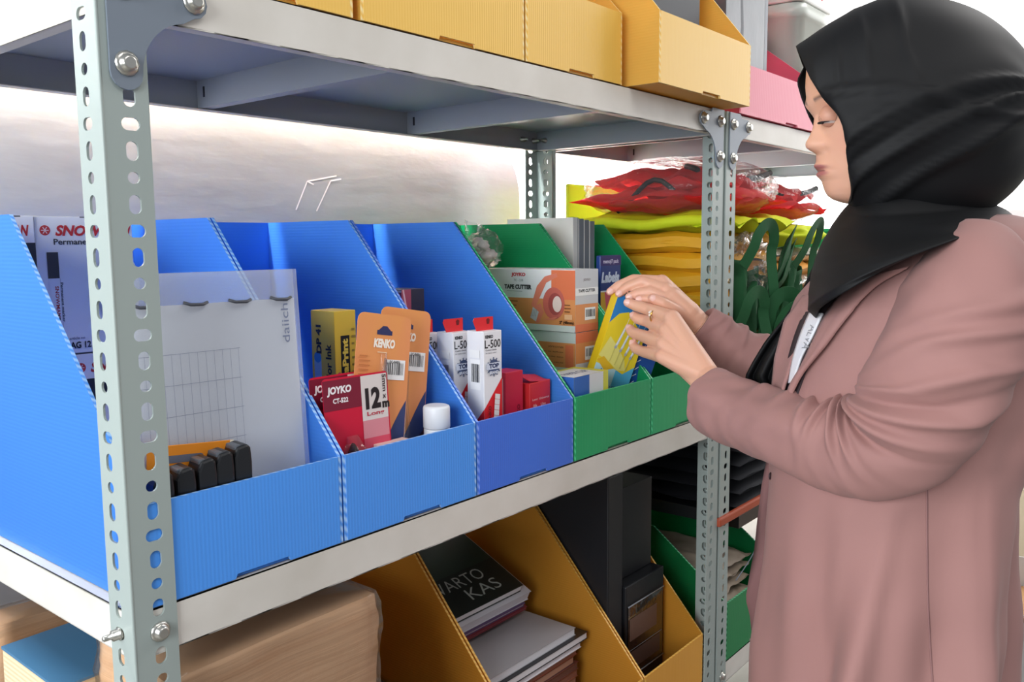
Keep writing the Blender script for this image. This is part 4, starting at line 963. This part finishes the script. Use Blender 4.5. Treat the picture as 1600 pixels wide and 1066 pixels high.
# --- hands: rounded finger segments fused into one skin
def remesh(build, vox=.0014, smooth=6):
    b = MB(); build(b); o = b.build('tmp_hand', fixn=True)
    m = o.modifiers.new('r', 'REMESH'); m.mode = 'VOXEL'; m.voxel_size = vox
    m = o.modifiers.new('s', 'SMOOTH'); m.factor = .5; m.iterations = smooth
    dg = bpy.context.evaluated_depsgraph_get(); me = bpy.data.meshes.new_from_object(o.evaluated_get(dg))
    v = [p.co.copy() for p in me.vertices]; f = [tuple(p.vertices) for p in me.polygons]
    bpy.data.objects.remove(o); bpy.data.meshes.remove(me); return v, f
def capsule(b, p0, p1, r0, r1):
    p0, p1 = Vector(p0), Vector(p1); d = (p1-p0); ln = d.length; d.normalize(); path, rad = [], []
    for i in range(6): a = PI/2*(1-i/5); path.append(p0-d*r0*math.sin(a)); rad.append(max(.0002, r0*math.cos(a)))
    for i in range(6): a = PI/2*i/5; path.append(p1+d*r1*math.sin(a)); rad.append(max(.0002, r1*math.cos(a)))
    b.tube(path, rad, skin, 16)
def hand(spec, wrist, palm, fore):
    def bld(b):
        for ch in spec:
            pts = [Fp(*c[:3]) for c in ch]; rs = [c[3] for c in ch]
            for i in range(len(pts)-1): capsule(b, pts[i], pts[i+1], rs[i], rs[i+1])
        for p, q, r0, r1 in palm: capsule(b, Fp(*p), Fp(*q), r0, r1)
        capsule(b, Fp(*fore[0]), Fp(*fore[1]), fore[2], fore[3])
    v, f = remesh(bld); n0 = len(body.v); body.add(v, f, skin, True)
    tips = [Fp(*ch[-1][:3]) for ch in spec]; kn = [Fp(*ch[k][:3]) for ch in spec for k in (0, 1)]
    for p in v:
        c = SK.copy(); m_ = max([gs((p-t).length, .010) for t in tips]+[.45*gs((p-t).length, .010) for t in kn]); cols.append(c.lerp(WARM, .8*m_))
    nm = mat('fingernail', '#ecbdb0', .22)
    for ch in spec:
        t = Fp(*ch[-1][:3]); k = Fp(*ch[-2][:3]); d = (t-k).normalized(); n_ = (-ray(1000, 480)); n_ = (n_-d*n_.dot(d)).normalized(); sd = d.cross(n_); r = ch[-1][3]
        c = t+n_*(r*.80)-d*.001; P = []
        for i in range(7):
            u = -1+i/3; P.append([c+d*(u*.0052)+sd*(.0046*w_*(1-.35*u*u))+n_*(.0018*(1-w_*w_)-.0006*u*u) for w_ in (-1, -.6, -.2, .2, .6, 1)])
        nails.append((P, nm))
nails = []
near = [
    [(1050, 498, -0.180, 0.0119), (1016, 484, -0.224, 0.0094), (994, 478, -0.240, 0.0084), (981, 473, -0.245, 0.0070)],
    [(1043, 517, -0.174, 0.0119), (1012, 502, -0.235, 0.0094), (997, 498, -0.247, 0.0086), (991, 494, -0.254, 0.0076)],
    [(1038, 538, -0.166, 0.0114), (1002, 524, -0.225, 0.0092), (989, 520, -0.243, 0.0084), (984, 514, -0.252, 0.0074)],
    [(1036, 557, -0.155, 0.0104), (1006, 550, -0.207, 0.0084), (993, 545, -0.227, 0.0077), (989, 538, -0.236, 0.0068)],
    [(1086, 560, -0.147, 0.0124), (1062, 512, -0.202, 0.0114), (1044, 484, -0.235, 0.0099), (1026, 470, -0.247, 0.0082)]]
wn_ = (1104, 587, -.118)
palm = [(wn_, n[0][:3], .0185, n[0][3]+.0012) for n in near[:4]]+[((1092, 572, -.135), (1060, 535, -.172), .0185, .0165), ((1098, 597, -.12), (1048, 552, -.160), .016, .014)]
hand(near, wn_, palm, ((1108, 592, -.113), (1135, 618, -.068), .0195, .0235))
far = [
    [(1034, 441, -.262, .0105), (990, 437, -.275, .0085), (967, 446, -.280, .0074), (953, 456, -.280, .0062)],
    [(1040, 453, -.250, .0108), (1003, 440, -.262, .0085), (980, 449, -.268, .0076), (967, 459, -.268, .0064)],
    [(1046, 468, -.240, .0104), (1016, 455, -.250, .0084), (995, 459, -.256, .0074), (983, 464, -.258, .0064)],
    [(1052, 484, -.232, .0098), (1028, 470, -.240, .0078), (1010, 467, -.246, .0070), (998, 468, -.248, .0060)],
    [(1076, 500, -.238, .0125), (1052, 484, -.226, .0105), (1036, 474, -.222, .0090), (1020, 466, -.224, .0075)]]
wf_ = (1084, 500, -.242)
palm = [(wf_, n[0][:3], .0195, n[0][3]+.0015) for n in far[:4]]+[((1075, 490, -.242), (1050, 465, -.245), .0195, .016)]
hand(far, wf_, palm, ((1086, 504, -.242), (1120, 530, -.24), .0195, .023))
body.v = [tuple(L(v)) for v in body.v]
bo = body.build('body', woman, fixn=False)
at = bo.data.color_attributes.new('skin_tint', 'FLOAT_COLOR', 'POINT')
for i, c in enumerate(cols): at.data[i].color = (*c, 1)
for P, nm in nails:
    b = MB(); b.grid([[L(p) for p in r] for r in P], nm); b.build('fingernail', bo)
# eyes
for q in (1, -1):
    ec = L(Fp(1296.5, 181.5, .0285*q)); r = .0115
    b = MB(); b.lathe([(r*math.sin(a), -r*math.cos(a)) for a in [PI*(i+.01)/16.02 for i in range(17)]], mat('eye_white', '#d9cfca', .15), ec, 24); e = b.build('eye', bo)
    gz = (-RH*.93-Vector((0, 0, .42))).normalized()
    b = MB(); b.tube([ec+gz*(r*.90), ec+gz*(r*1.035)], [.0052, .0048], mat('iris', '#23150f', .1), 16); b.build('iris', e)
    P = []   # upper lid, lowered
    for i in range(13):
        el = math.radians(92-i*10.2); P.append([])
        for j in range(17):
            az = math.radians(-104+208*j/16); d = -RH*math.cos(az)*math.cos(el)+TOC*math.sin(az)*math.cos(el)+Vector((0, 0, math.sin(el))); P[-1].append(ec+d*(r*1.10+.0002))
    b = MB(); b.grid(P, mat('eyelid_skin', '#cf977f', .5)); b.build('eyelid', bo)
    P2 = []
    for i in range(5):
        el = math.radians(46+i*10); P2.append([])
        for j in range(17):
            az = math.radians(-104+208*j/16); d = -RH*math.cos(az)*math.cos(el)+TOC*math.sin(az)*math.cos(el)-Vector((0, 0, math.sin(el))); P2[-1].append(ec+d*(r*1.09))
    b = MB(); b.grid(P2, mat('eyelid_skin', '#cf977f', .5)); b.build('lower_eyelid', bo)
    b = MB(); el = math.radians(92-12*10.2)
    b.tube([ec+(-RH*math.cos(az)*math.cos(el)+TOC*math.sin(az)*math.cos(el)+Vector((0, 0, math.sin(el)-.02*math.cos(az))))*(r*1.16+.0012*math.cos(az)) for az in [math.radians(-70+140*j/14) for j in range(15)]], [.0003+.0009*math.sin(PI*j/14) for j in range(15)], mat('eyelash', '#1a1110', .6), 6)
    b.build('eyelashes', bo)
# ring on the near hand
rc = L(Fp(1022, 493, -.188)); dirv = (Fp(1050, 498, -.177)-Fp(1016, 484, -.222)).normalized(); ux = dirv.orthogonal().normalized(); uy = dirv.cross(ux)
rc = L(Fp(1026, 494, -.209))
gold = mat('gold', '#d9ab5e', .2, metal=1)
b = MB(); b.tube([rc+(ux*math.cos(t)+uy*math.sin(t))*.0113 for t in [2*PI*i/32 for i in range(33)]], .0011, gold, 8, caps=False); rg = tag(b.build('finger_ring', None, ORG), 'thin gold ring with small stones on the near hand', 'ring')
b = MB(); tc_ = -ray(1020, 490); cc = rc+(tc_-dirv*tc_.dot(dirv)).normalized()*.0118
for k in range(5): blob(b, cc+Vector((.0032*math.cos(k*1.26), .001, .0032*math.sin(k*1.26)))*(1 if k < 4 else 1.6), (.0018, .0018, .0018), mat('ring_stone', '#f2e6da', .08), k, .05, 10, 6)
b.build('stone_cluster', rg)

# --- blazer
rings = [(338, 1462, 1560, .050), (346, 1440, 1578, .085), (360, 1400, 1592, .125), (385, 1352, 1604, .155), (420, 1305, 1612, .166), (470, 1262, 1618, .166), (520, 1240, 1616, .160), (580, 1222, 1606, .152), (640, 1213, 1592, .147), (700, 1207, 1574, .147),
         (760, 1203, 1560, .152), (820, 1199, 1550, .160), (880, 1194, 1546, .168), (940, 1190, 1542, .174), (1000, 1186, 1537, .179), (1066, 1181, 1531, .184), (1200, 1172, 1530, .19), (1400, 1165, 1535, .20), (1560, 1160, 1540, .205)]
P = []; NR = 170
for i in range(NR+1):
    py = 338+(1560-338)*(i/NR)**1.15
    f_, k_, w = (interp(rings, py, n) for n in (1, 2, 3)); c = Fp((f_+k_)/2, py); hw = (k_-f_)/2*kpx*1.0; row = []
    low = min(1, max(0, (py-700)/250)); wa = gs(py-690, 90)
    for j in range(144):
        th = 2*PI*j/144; co, si = math.cos(th), math.sin(th)
        a = hw*math.copysign(abs(co)**.9, co); s = w*math.copysign(abs(si)**.85, si)
        n_ = .012*low*math.sin(th*7+.6*math.sin(py*.006)+py*.0012)+.016*low*gs(th-1.15+.0011*(py-800), .09)-.012*low*gs(th-.93+.0011*(py-800), .10)+.006*low*math.sin(th*13+py*.002+1)
        n_ += .010*wa*noise.noise(Vector((th*2.2, py*.012, 3)))+.007*noise.noise(Vector((th*1.5+py*.006, py*.008, 8)))
        n_ -= .002*gs(th-1.83, .04)*min(1, max(0, (py-690)/60))
        row.append(c-RH*(a+n_*co)+TOC*(s+n_*si))
    P.append(row)
b = MB(); b.grid([[L(p) for p in r] for r in P], pinkc, True); coat = b.build('blazer', woman, solid=.002)
V_ = [p for r in P for p in r]; F_ = [(i*144+j, i*144+(j+1) % 144, (i+1)*144+(j+1) % 144, (i+1)*144+j) for i in range(NR) for j in range(144)]
bvh = BVHTree.FromPolygons(V_, F_)
def on_coat(px, py, off=.003):
    d = ray(px, py); h = bvh.ray_cast(CP, d)
    if h[0] is None: return Fp(px, py, .02)
    n_ = h[1] if h[1].dot(d) < 0 else -h[1]; return h[0]+n_*off
def strip(name, A, B, n, m, off=.004, puff=0, parent=None, thick=.0025, cols_=7, wav=0):
    """cloth strip lying on the blazer between the two edges A and B"""
    def rs(Q):
        Q = smoothp([(x, y, 0) for x, y in Q], 10); return [Q[int(round(i*(len(Q)-1)/n))] for i in range(n+1)]
    A, B = rs(A), rs(B); G = []
    for i in range(n+1):
        r = []
        for k in range(cols_):
            t = k/(cols_-1); x = A[i].x+(B[i].x-A[i].x)*t; y = A[i].y+(B[i].y-A[i].y)*t
            r.append(L(on_coat(x, y, off+puff*math.sin(PI*t)**.7+(puff*.5 if t > .5 else 0)+wav*math.sin(i*.7+k))))
        G.append(r)
    b = MB(); b.grid(G, m); return b.build(name, parent or woman, solid=thick)
inner = mat('dark_plum_lining', '#33262b', .8)
strip('inner_top', [(1266, 472), (1246, 520), (1232, 570), (1222, 640)], [(1330, 462), (1290, 520), (1262, 580), (1238, 648)], 24, inner, .0015)
lan = strip('lanyard', [(1270, 492), (1256, 525), (1245, 560), (1238, 600)], [(1291, 492), (1276, 525), (1258, 560), (1246, 598)], 24, mat('white_ribbon', '#dfdfe4', .5), .0045)
a0 = L(on_coat(1279, 512, .0068)); a1 = L(on_coat(1268, 540, .0068)); U_ = (a1-a0).normalized(); N_ = (-ray(1275, 525)); V2 = N_.cross(U_).normalized()
ar = Art(a0-V2*.004, U_, V2); ar.text('ALVA', 0, 0, .0075, '#77777d', w=.030, bold=0); ar.build(lan, 'printed_letters')
strip('lapel', [(1330, 452), (1300, 488), (1279, 530), (1258, 575), (1242, 606), (1234, 640)], [(1424, 425), (1380, 450), (1344, 484), (1305, 534), (1262, 590), (1237, 646)], 40, pinkc, .006, .004)
G = []
for i in range(30):
    py = 462+178*i/29; xl = interp([(462, 1256), (501, 1226), (560, 1211), (640, 1203)], py); xr = interp([(462, 1268), (484, 1270), (540, 1247), (600, 1227), (640, 1216)], py)
    G.append([L(Fp(xl+(xr-xl)*k/7, py, -.035+.055*k/7-.006*math.sin(PI*k/7))) for k in range(8)])
b = MB(); b.grid(G, pinkc); b.build('lapel', woman, solid=.003)
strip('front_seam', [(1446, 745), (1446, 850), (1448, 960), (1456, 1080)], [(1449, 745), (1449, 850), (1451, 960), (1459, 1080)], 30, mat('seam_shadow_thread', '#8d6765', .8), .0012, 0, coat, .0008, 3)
# far front panel hanging loose
G = []
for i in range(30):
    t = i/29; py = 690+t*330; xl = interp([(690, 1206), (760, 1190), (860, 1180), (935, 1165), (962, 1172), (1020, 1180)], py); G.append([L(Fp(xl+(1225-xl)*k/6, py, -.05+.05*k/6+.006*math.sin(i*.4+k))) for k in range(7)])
b = MB(); b.grid(G, mat('dusty_pink_cloth_dark', '#795554', .85)); b.build('front_panel', woman, solid=.003)  # blazer cloth in a darker tone
for px, py in ((1211, 722), (1206, 744)):
    b = MB(); c = L(on_coat(px, py, .003)); b.lathe([(.0005, 0), (.0045, .0005), (.005, .0015), (.003, .0025)], mat('dark_button', '#3a2c30', .3), c, 16, 'y'); b.build('button', coat)
# sleeves
def sleeve(name, ctrl, ridges, seed, cuff_open=True, amp=1.):
    pts = [Fp(*c[:3]) for c in ctrl]; C_ = smoothp(pts, 24); rr = smoothp([(c[3], 0, 0) for c in ctrl], 24); n = len(C_); P = []; up = None; N = 72
    for i in range(n):
        t = (C_[min(i+1, n-1)]-C_[max(0, i-1)]).normalized(); up = Vector((0, 0, 1)) if up is None else up; u = (Vector((0, 0, 1))-t*t.z).normalized() if abs(t.z) < .9 else (up-t*up.dot(t)).normalized(); 
        if up is not None and i: u = (up*.85+u*.15); u = (u-t*u.dot(t)).normalized()
        up = u; w = t.cross(u); f = i/(n-1); row = []
        for j in range(N):
            th = 2*PI*j/N; r = rr[i].x
            e = 0
            for (f0, wd, th0, tw, am, sl) in ridges: 
                dth = (th-th0+PI) % (2*PI)-PI; e += am*gs(f-f0-sl*dth, wd)*gs(dth, tw)
            e += .0065*amp*noise.noise(Vector((f*7+seed, math.cos(th)*1.2, math.sin(th)*1.2)))+.0028*amp*noise.noise(Vector((f*26+math.sin(th)*1.5+seed, math.cos(th)*1.5, 4)))
            row.append(C_[i]+(u*math.cos(th)+w*math.sin(th))*(r+e))
        P.append(row)
    # turned-in cuff
    t = (C_[-1]-C_[-2]).normalized(); P.append([C_[-1]+(p-C_[-1])*.93+t*.001 for p in P[-1]]); P.append([C_[-1]+(p-C_[-1])*1.0-t*.02 for p in P[-1]])
    b = MB(); b.grid([[L(p) for p in r] for r in P], pinkc, True); o = b.build(name, woman, fixn=True)
    return P
nc = [(1515, 372, .075, .022), (1528, 415, .118, .054), (1516, 478, .148, .068), (1478, 560, .158, .070), (1428, 650, .155, .066), (1372, 697, .132, .058), (1312, 700, .100, .051), (1245, 678, .055, .045), (1172, 651, -.03, .0430), (1107, 624, -.095, .0410)]
rid = [(.60, .012, -.4, 1.2, .013, .02), (.650, .010, -.4, 1.1, .013, .025), (.70, .010, -.3, 1.1, .011, -.01), (.745, .009, -.4, 1.0, .009, .02), (.80, .010, 0, .7, .005, 0), (.86, .012, 0, .7, .004, .01),
       (.53, .010, -1.0, .9, -.010, .05), (.50, .012, -.9, .9, .014, .05), (.45, .013, -1.1, .9, .012, .07), (.42, .010, -1.0, .8, -.007, .07), (.38, .012, -1.0, .9, .010, .08), (.30, .016, -1.0, .9, .009, .09), (.22, .02, -1.2, 1.0, .008, .10),
       (.56, .020, 1.6, 1.2, -.008, .06), (.47, .02, 1.4, 1.0, .006, -.05), (.93, .03, 3.1, 1.2, .003, 0)]
sleeve('sleeve', nc, rid, 2)
fc = [(1450, 352, -.085, .030), (1455, 395, -.130, .055), (1440, 480, -.155, .062), (1400, 570, -.165, .060), (1330, 625, -.180, .054), (1250, 610, -.205, .048), (1170, 566, -.232, .043), (1122, 535, -.240, .040), (1090, 510, -.242, .0365)]
sleeve('sleeve', fc, [(.75, .015, 0, .9, .008, .02), (.83, .013, 0, .9, .006, .02), (.9, .012, .3, .9, .004, 0)], 5)

# --- headscarf
top = [(1246, 72), (1262, 58), (1290, 38), (1335, 14), (1385, -3), (1435, -5), (1490, 4), (1540, 24), (1585, 56), (1620, 100), (1640, 150)]
bot = [(1326, 318), (1331, 326), (1340, 336), (1360, 345), (1395, 350), (1435, 352), (1480, 350), (1530, 338), (1575, 306), (1610, 262), (1636, 200)]
wid = [.074, .080, .088, .097, .104, .108, .108, .102, .090, .066, .030]
T2 = smoothp([(x, y, 0) for x, y in top], 8); B2 = smoothp([(x, y, 0) for x, y in bot], 8); W2_ = smoothp([(w, 0, 0) for w in wid], 8)
nearE = [(0, 1244, 73), (.13, 1258, 104), (.20, 1266, 122), (.26, 1275, 136), (.33, 1286, 153), (.40, 1304, 170), (.48, 1325, 190), (.53, 1334, 203), (.70, 1337, 240), (.85, 1336, 285), (1, 1326, 318)]
farE = [(0, 1244, 73), (.13, 1256, 106), (.21, 1247, 123), (.24, 1246, 131), (.33, 1252, 153), (.43, 1262, 178), (.50, 1271, 196), (.70, 1300, 240), (.85, 1315, 285), (1, 1326, 318)]
P = []; NJ = 120
for i in range(len(T2)):
    w = W2_[i].x; row = []; bl = max(0, 1-i/20)**1.6; f = i/(len(T2)-1)
    for j in range(NJ):
        ph = 2*PI*j/NJ; c, s_ = math.cos(ph), math.sin(ph); v = (1-c)/2
        px = T2[i].x+(B2[i].x-T2[i].x)*v; py = T2[i].y+(B2[i].y-T2[i].y)*v
        E_ = nearE if s_ > 0 else farE
        ex, ey = interp(E_, v, 1), interp(E_, v, 2); px0 = T2[0].x+(B2[0].x-T2[0].x)*v; py0 = T2[0].y+(B2[0].y-T2[0].y)*v
        px += (ex-px0)*bl; py += (ey-py0)*bl
        s = w*math.copysign(abs(s_)**.8, s_)
        amp = min(1, i/6)*min(1, (len(T2)-1-i)/8)
        n_ = 0
        if s_ > -.2:
            n_ += .0055*gs(v-.30-.25*f, .020)+.0050*gs(v-.50+.55*(f-.4), .022)+.006*gs(v-.72+.75*(f-.35), .026)+.0065*gs(v-.86+.8*(f-.4), .03)-.004*gs(v-.62+.7*(f-.4), .03)
            n_ += .004*gs(f-.30-.12*v, .018)*gs(v-.18, .16)+.0035*gs(f-.42-.2*v, .016)*gs(v-.2, .18)+.003*gs(f-.22, .012)*gs(v-.22, .12)
        n_ += .006*noise.noise(Vector((v*5+f*2, f*3-v*2, 1.5)))
        if i == 0: n_ = 0
        row.append(Fp(px, py, s)+(TOC*s_+Vector((0, 0, c)))*n_*amp)
    P.append(row)
cen = Fp(1645, 176, 0); P.append([cen]*NJ)
b = MB(); b.grid([[L(p) for p in r] for r in P], blackc, True)
# drape round neck and chest
def ring4(fr, nr, bk, fa_, N=120, nz=0, seed=0):
    """closed ring through front, near side, back and far side points (px, py, s)"""
    f, n_, k, a = (Vector(q) for q in (fr, nr, bk, fa_)); o = []
    for j in range(N):
        t = 2*PI*j/N; c, s_ = math.cos(t), math.sin(t)
        m_ = (f+k)/2; side = n_ if s_ > 0 else a
        p = m_+(f-m_)*math.copysign(abs(c)**.9, c)+(side-m_)*abs(s_)**.9 if True else 0
        o.append(p)
    return o
RG = [((1330, 322, 0), (1425, 300, .070), (1520, 300, 0), (1425, 300, -.070)),
      ((1318, 334, 0), (1425, 335, .085), (1552, 318, 0), (1425, 335, -.085)),
      ((1303, 352, 0), (1425, 352, .105), (1575, 328, 0), (1425, 352, -.10)),
      ((1288, 376, 0), (1425, 366, .125), (1582, 334, 0), (1425, 366, -.125)),
      ((1276, 402, 0), (1422, 378, .142), (1586, 340, 0), (1420, 380, -.142)),
      ((1266, 430, 0), (1418, 388, .156), (1588, 345, 0), (1415, 395, -.155)),
      ((1260, 458, 0), (1414, 397, .166), (1588, 349, 0), (1410, 410, -.162)),
      ((1260, 486, .01), (1410, 405, .172), (1588, 352, 0), (1405, 420, -.166)),
      ((1276, 500, .02), (1410, 408, .170), (1582, 352, 0), (1405, 425, -.160)),
      ((1292, 470, .02), (1420, 396, .160), (1570, 350, 0), (1410, 420, -.150))]
P = []; NN = 9
for i in range(len(RG)-1):
    A_, B_ = ring4(*RG[i]), ring4(*RG[i+1])
    for k in range(NN if i < len(RG)-2 else NN+1):
        t = k/NN; f = (i+t)/(len(RG)-1); row = []
        for j in range(120):
            q = A_[j].lerp(B_[j], t); th = 2*PI*j/120
            am = .0075*min(1, f*4)*min(1, (1.02-f)*6)*(.15+.85*abs(math.sin(th)))
            w1 = math.sin(f*12+2.2*math.cos(th)+.8*math.sin(th*2))
            n_ = am*w1*(.6+.4*noise.noise(Vector((math.cos(th), math.sin(th), f*2))))+.006*noise.noise(Vector((math.cos(th)*1.5, math.sin(th)*1.5, f*3+4)))
            row.append(Fp(q.x, q.y, q.z)+(-RH*math.cos(th)+TOC*math.sin(th)).normalized()*n_)
        P.append(row)
b.grid([[L(p) for p in r] for r in P], blackc, True)
b.build('headscarf', woman, fixn=False, solid=.0016)
# hanging tail of the scarf
G = []; tl_ = [(330, 1322, 1350), (370, 1292, 1330), (410, 1273, 1312), (450, 1254, 1290), (490, 1226, 1262), (530, 1196, 1240), (560, 1178, 1226), (585, 1165, 1216), (606, 1190, 1210)]
for i in range(46):
    py = 330+i*6.1; xl, xr = interp(tl_, py, 1), interp(tl_, py, 2); G.append([L(Fp(xl+(xr-xl)*k/14, py+(14-k)*.4, -.02-.115*min(1, i/26)+.010*math.sin(k*.9+i*.05)+.035*(k/14))) for k in range(15)])
b = MB(); b.grid(G, blackc); b.build('scarf_tail', woman, solid=.004)
# trousers and shoes
trs = mat('black_trousers_cloth', '#1d1d22', .8); sho = mat('black_shoe', '#151517', .4)
for q in (1, -1):
    b0 = Fp(1370, 980, .072*q); x, y = b0.x, b0.y
    b = MB(); b.tube([L((x, y, hipz-.05)), L((x, y, -.5)), L((x, y, -.915))], [.080, .078, .062], trs, 24); b.build('trouser_leg', woman)
    b = MB(); blob(b, L(Vector((x, y, -.950))-RH*.05), (.055, .055, .055), sho, 1, 0); n0 = len(b.v)
    cxy = L(Vector((x, y, -.950))-RH*.05); vs = []
    for v in b.v:
        d = Vector(v)-cxy; a = -d.dot(RH); s = d.dot(TOC); vs.append(tuple(cxy-RH*(a*2.25)+TOC*(s*.80)+Vector((0, 0, max(-.0285, min(.045, d.z*(.9 if a < 0 else .55)))))))
    b.v = vs; b.build('shoe', woman)

# --- the box she is taking out, and the dark one behind it
def held(name, label, px, py, s, w, d, h, yaw, roll, m, pitch=-.17):
    c = Fp(px, py, s); X = (RH*math.cos(yaw)+FH*math.sin(yaw)).normalized(); Y = Vector((-X.y, X.x, 0)); Z = Vector((0, 0, 1))
    X2_ = X*math.cos(roll)-Z*math.sin(roll); Z2 = X*math.sin(roll)+Z*math.cos(roll)
    Y2 = Z2.cross(X2_); Z3 = Z2*math.cos(pitch)+Y2*math.sin(pitch); Y3 = Z3.cross(X2_)
    Mx = Matrix((X2_, Y3, Z3)).transposed().to_4x4(); Mx.translation = c-Z3*h/2
    b = MB(); b.box((0, 0, h/2), (w, d, h), m); o = b.build(name, None, bevel=.0008); o.matrix_world = Mx; o.location = Mx.translation; o.rotation_euler = Mx.to_euler(); return tag(o, label, 'carton'), faces(w, d, h)
o, F = held('needle_carton', 'yellow and blue carton with needle picture held in her hands over the green bin', 967, 537, -.292, .070, .020, .150, .42, .265, mat('yellow_carton', '#edc61e', .4))
a = Art(*F['front']); w, h = .070, .150
a.rect(0, .100, w, h, '#2b7fc4'); a.rect(0, 0, w, .048, '#b9dbe8'); a.rect(w*.55, .0, w, .044, '#57b5e0')
a.poly([(0, .040), (0, .105), (.012, .122), (.028, .128), (.040, .118), (.052, .108), (w, .100), (w, .045), (.052, .030), (.028, .038)], '#e9cf2e'); a.poly([(0, .052), (.010, .085), (.030, .07), (.048, .052), (.055, .036), (.04, .034), (.022, .045)], '#e6dc7c'); a.poly([(0, .045), (.018, .030), (.034, .036), (.010, .052)], '#e2b32a')
for k in range(4):
    u = .026+k*.0105; v0 = .086-k*.004
    a.line(u+.002, v0-.010, u+.008, v0+.048, .0007, '#eef2f5'); a.line(u-.001, v0-.014, u+.006, v0+.022, .0040, '#c3cad0'); a.line(u-.001, v0-.012, u+.005, v0+.018, .0022, '#eef3f6'); a.disc(u-.0015, v0-.016, .0024, '#a9aeb3'); a.line(u-.004, v0-.040, u-.002, v0-.018, .0018, '#cfc56a')
a.text('LASER', .0105, .005, .0085, '#26302f', w=.036, rot=PI/2-.05, bold=.04) if False else a.text('ER', .0125, .014, .0095, '#2b3436', w=.019, rot=PI/2, bold=.05)
a.text('CUTTER', .03, .004, .004, '#4a7d99', w=.03)
a.build(o)
a = Art(*F['top']); a.rect(0, 0, w, .020, '#2766b5'); a.build(o)
a = Art(*F['left']); a.rect(.0, 0, .0012, h, '#c79d14'); a.build(o)
o, F = held('navy_needle_carton', 'dark blue carton with white jagged marks right behind the held yellow one', 1001, 570, -.318, .040, .016, .130, .42, .265, mat('blue_carton', '#1f4f9c', .4))
a = Art(*F['front'])
for k in range(7): a.line(.004+.002*(k % 2), .02+k*.012, .012, .026+k*.012, .0014, '#d5dbe6')
a.build(o)
for o in list(COL.objects):
    if o.parent is None: o.location.z += FLOOR
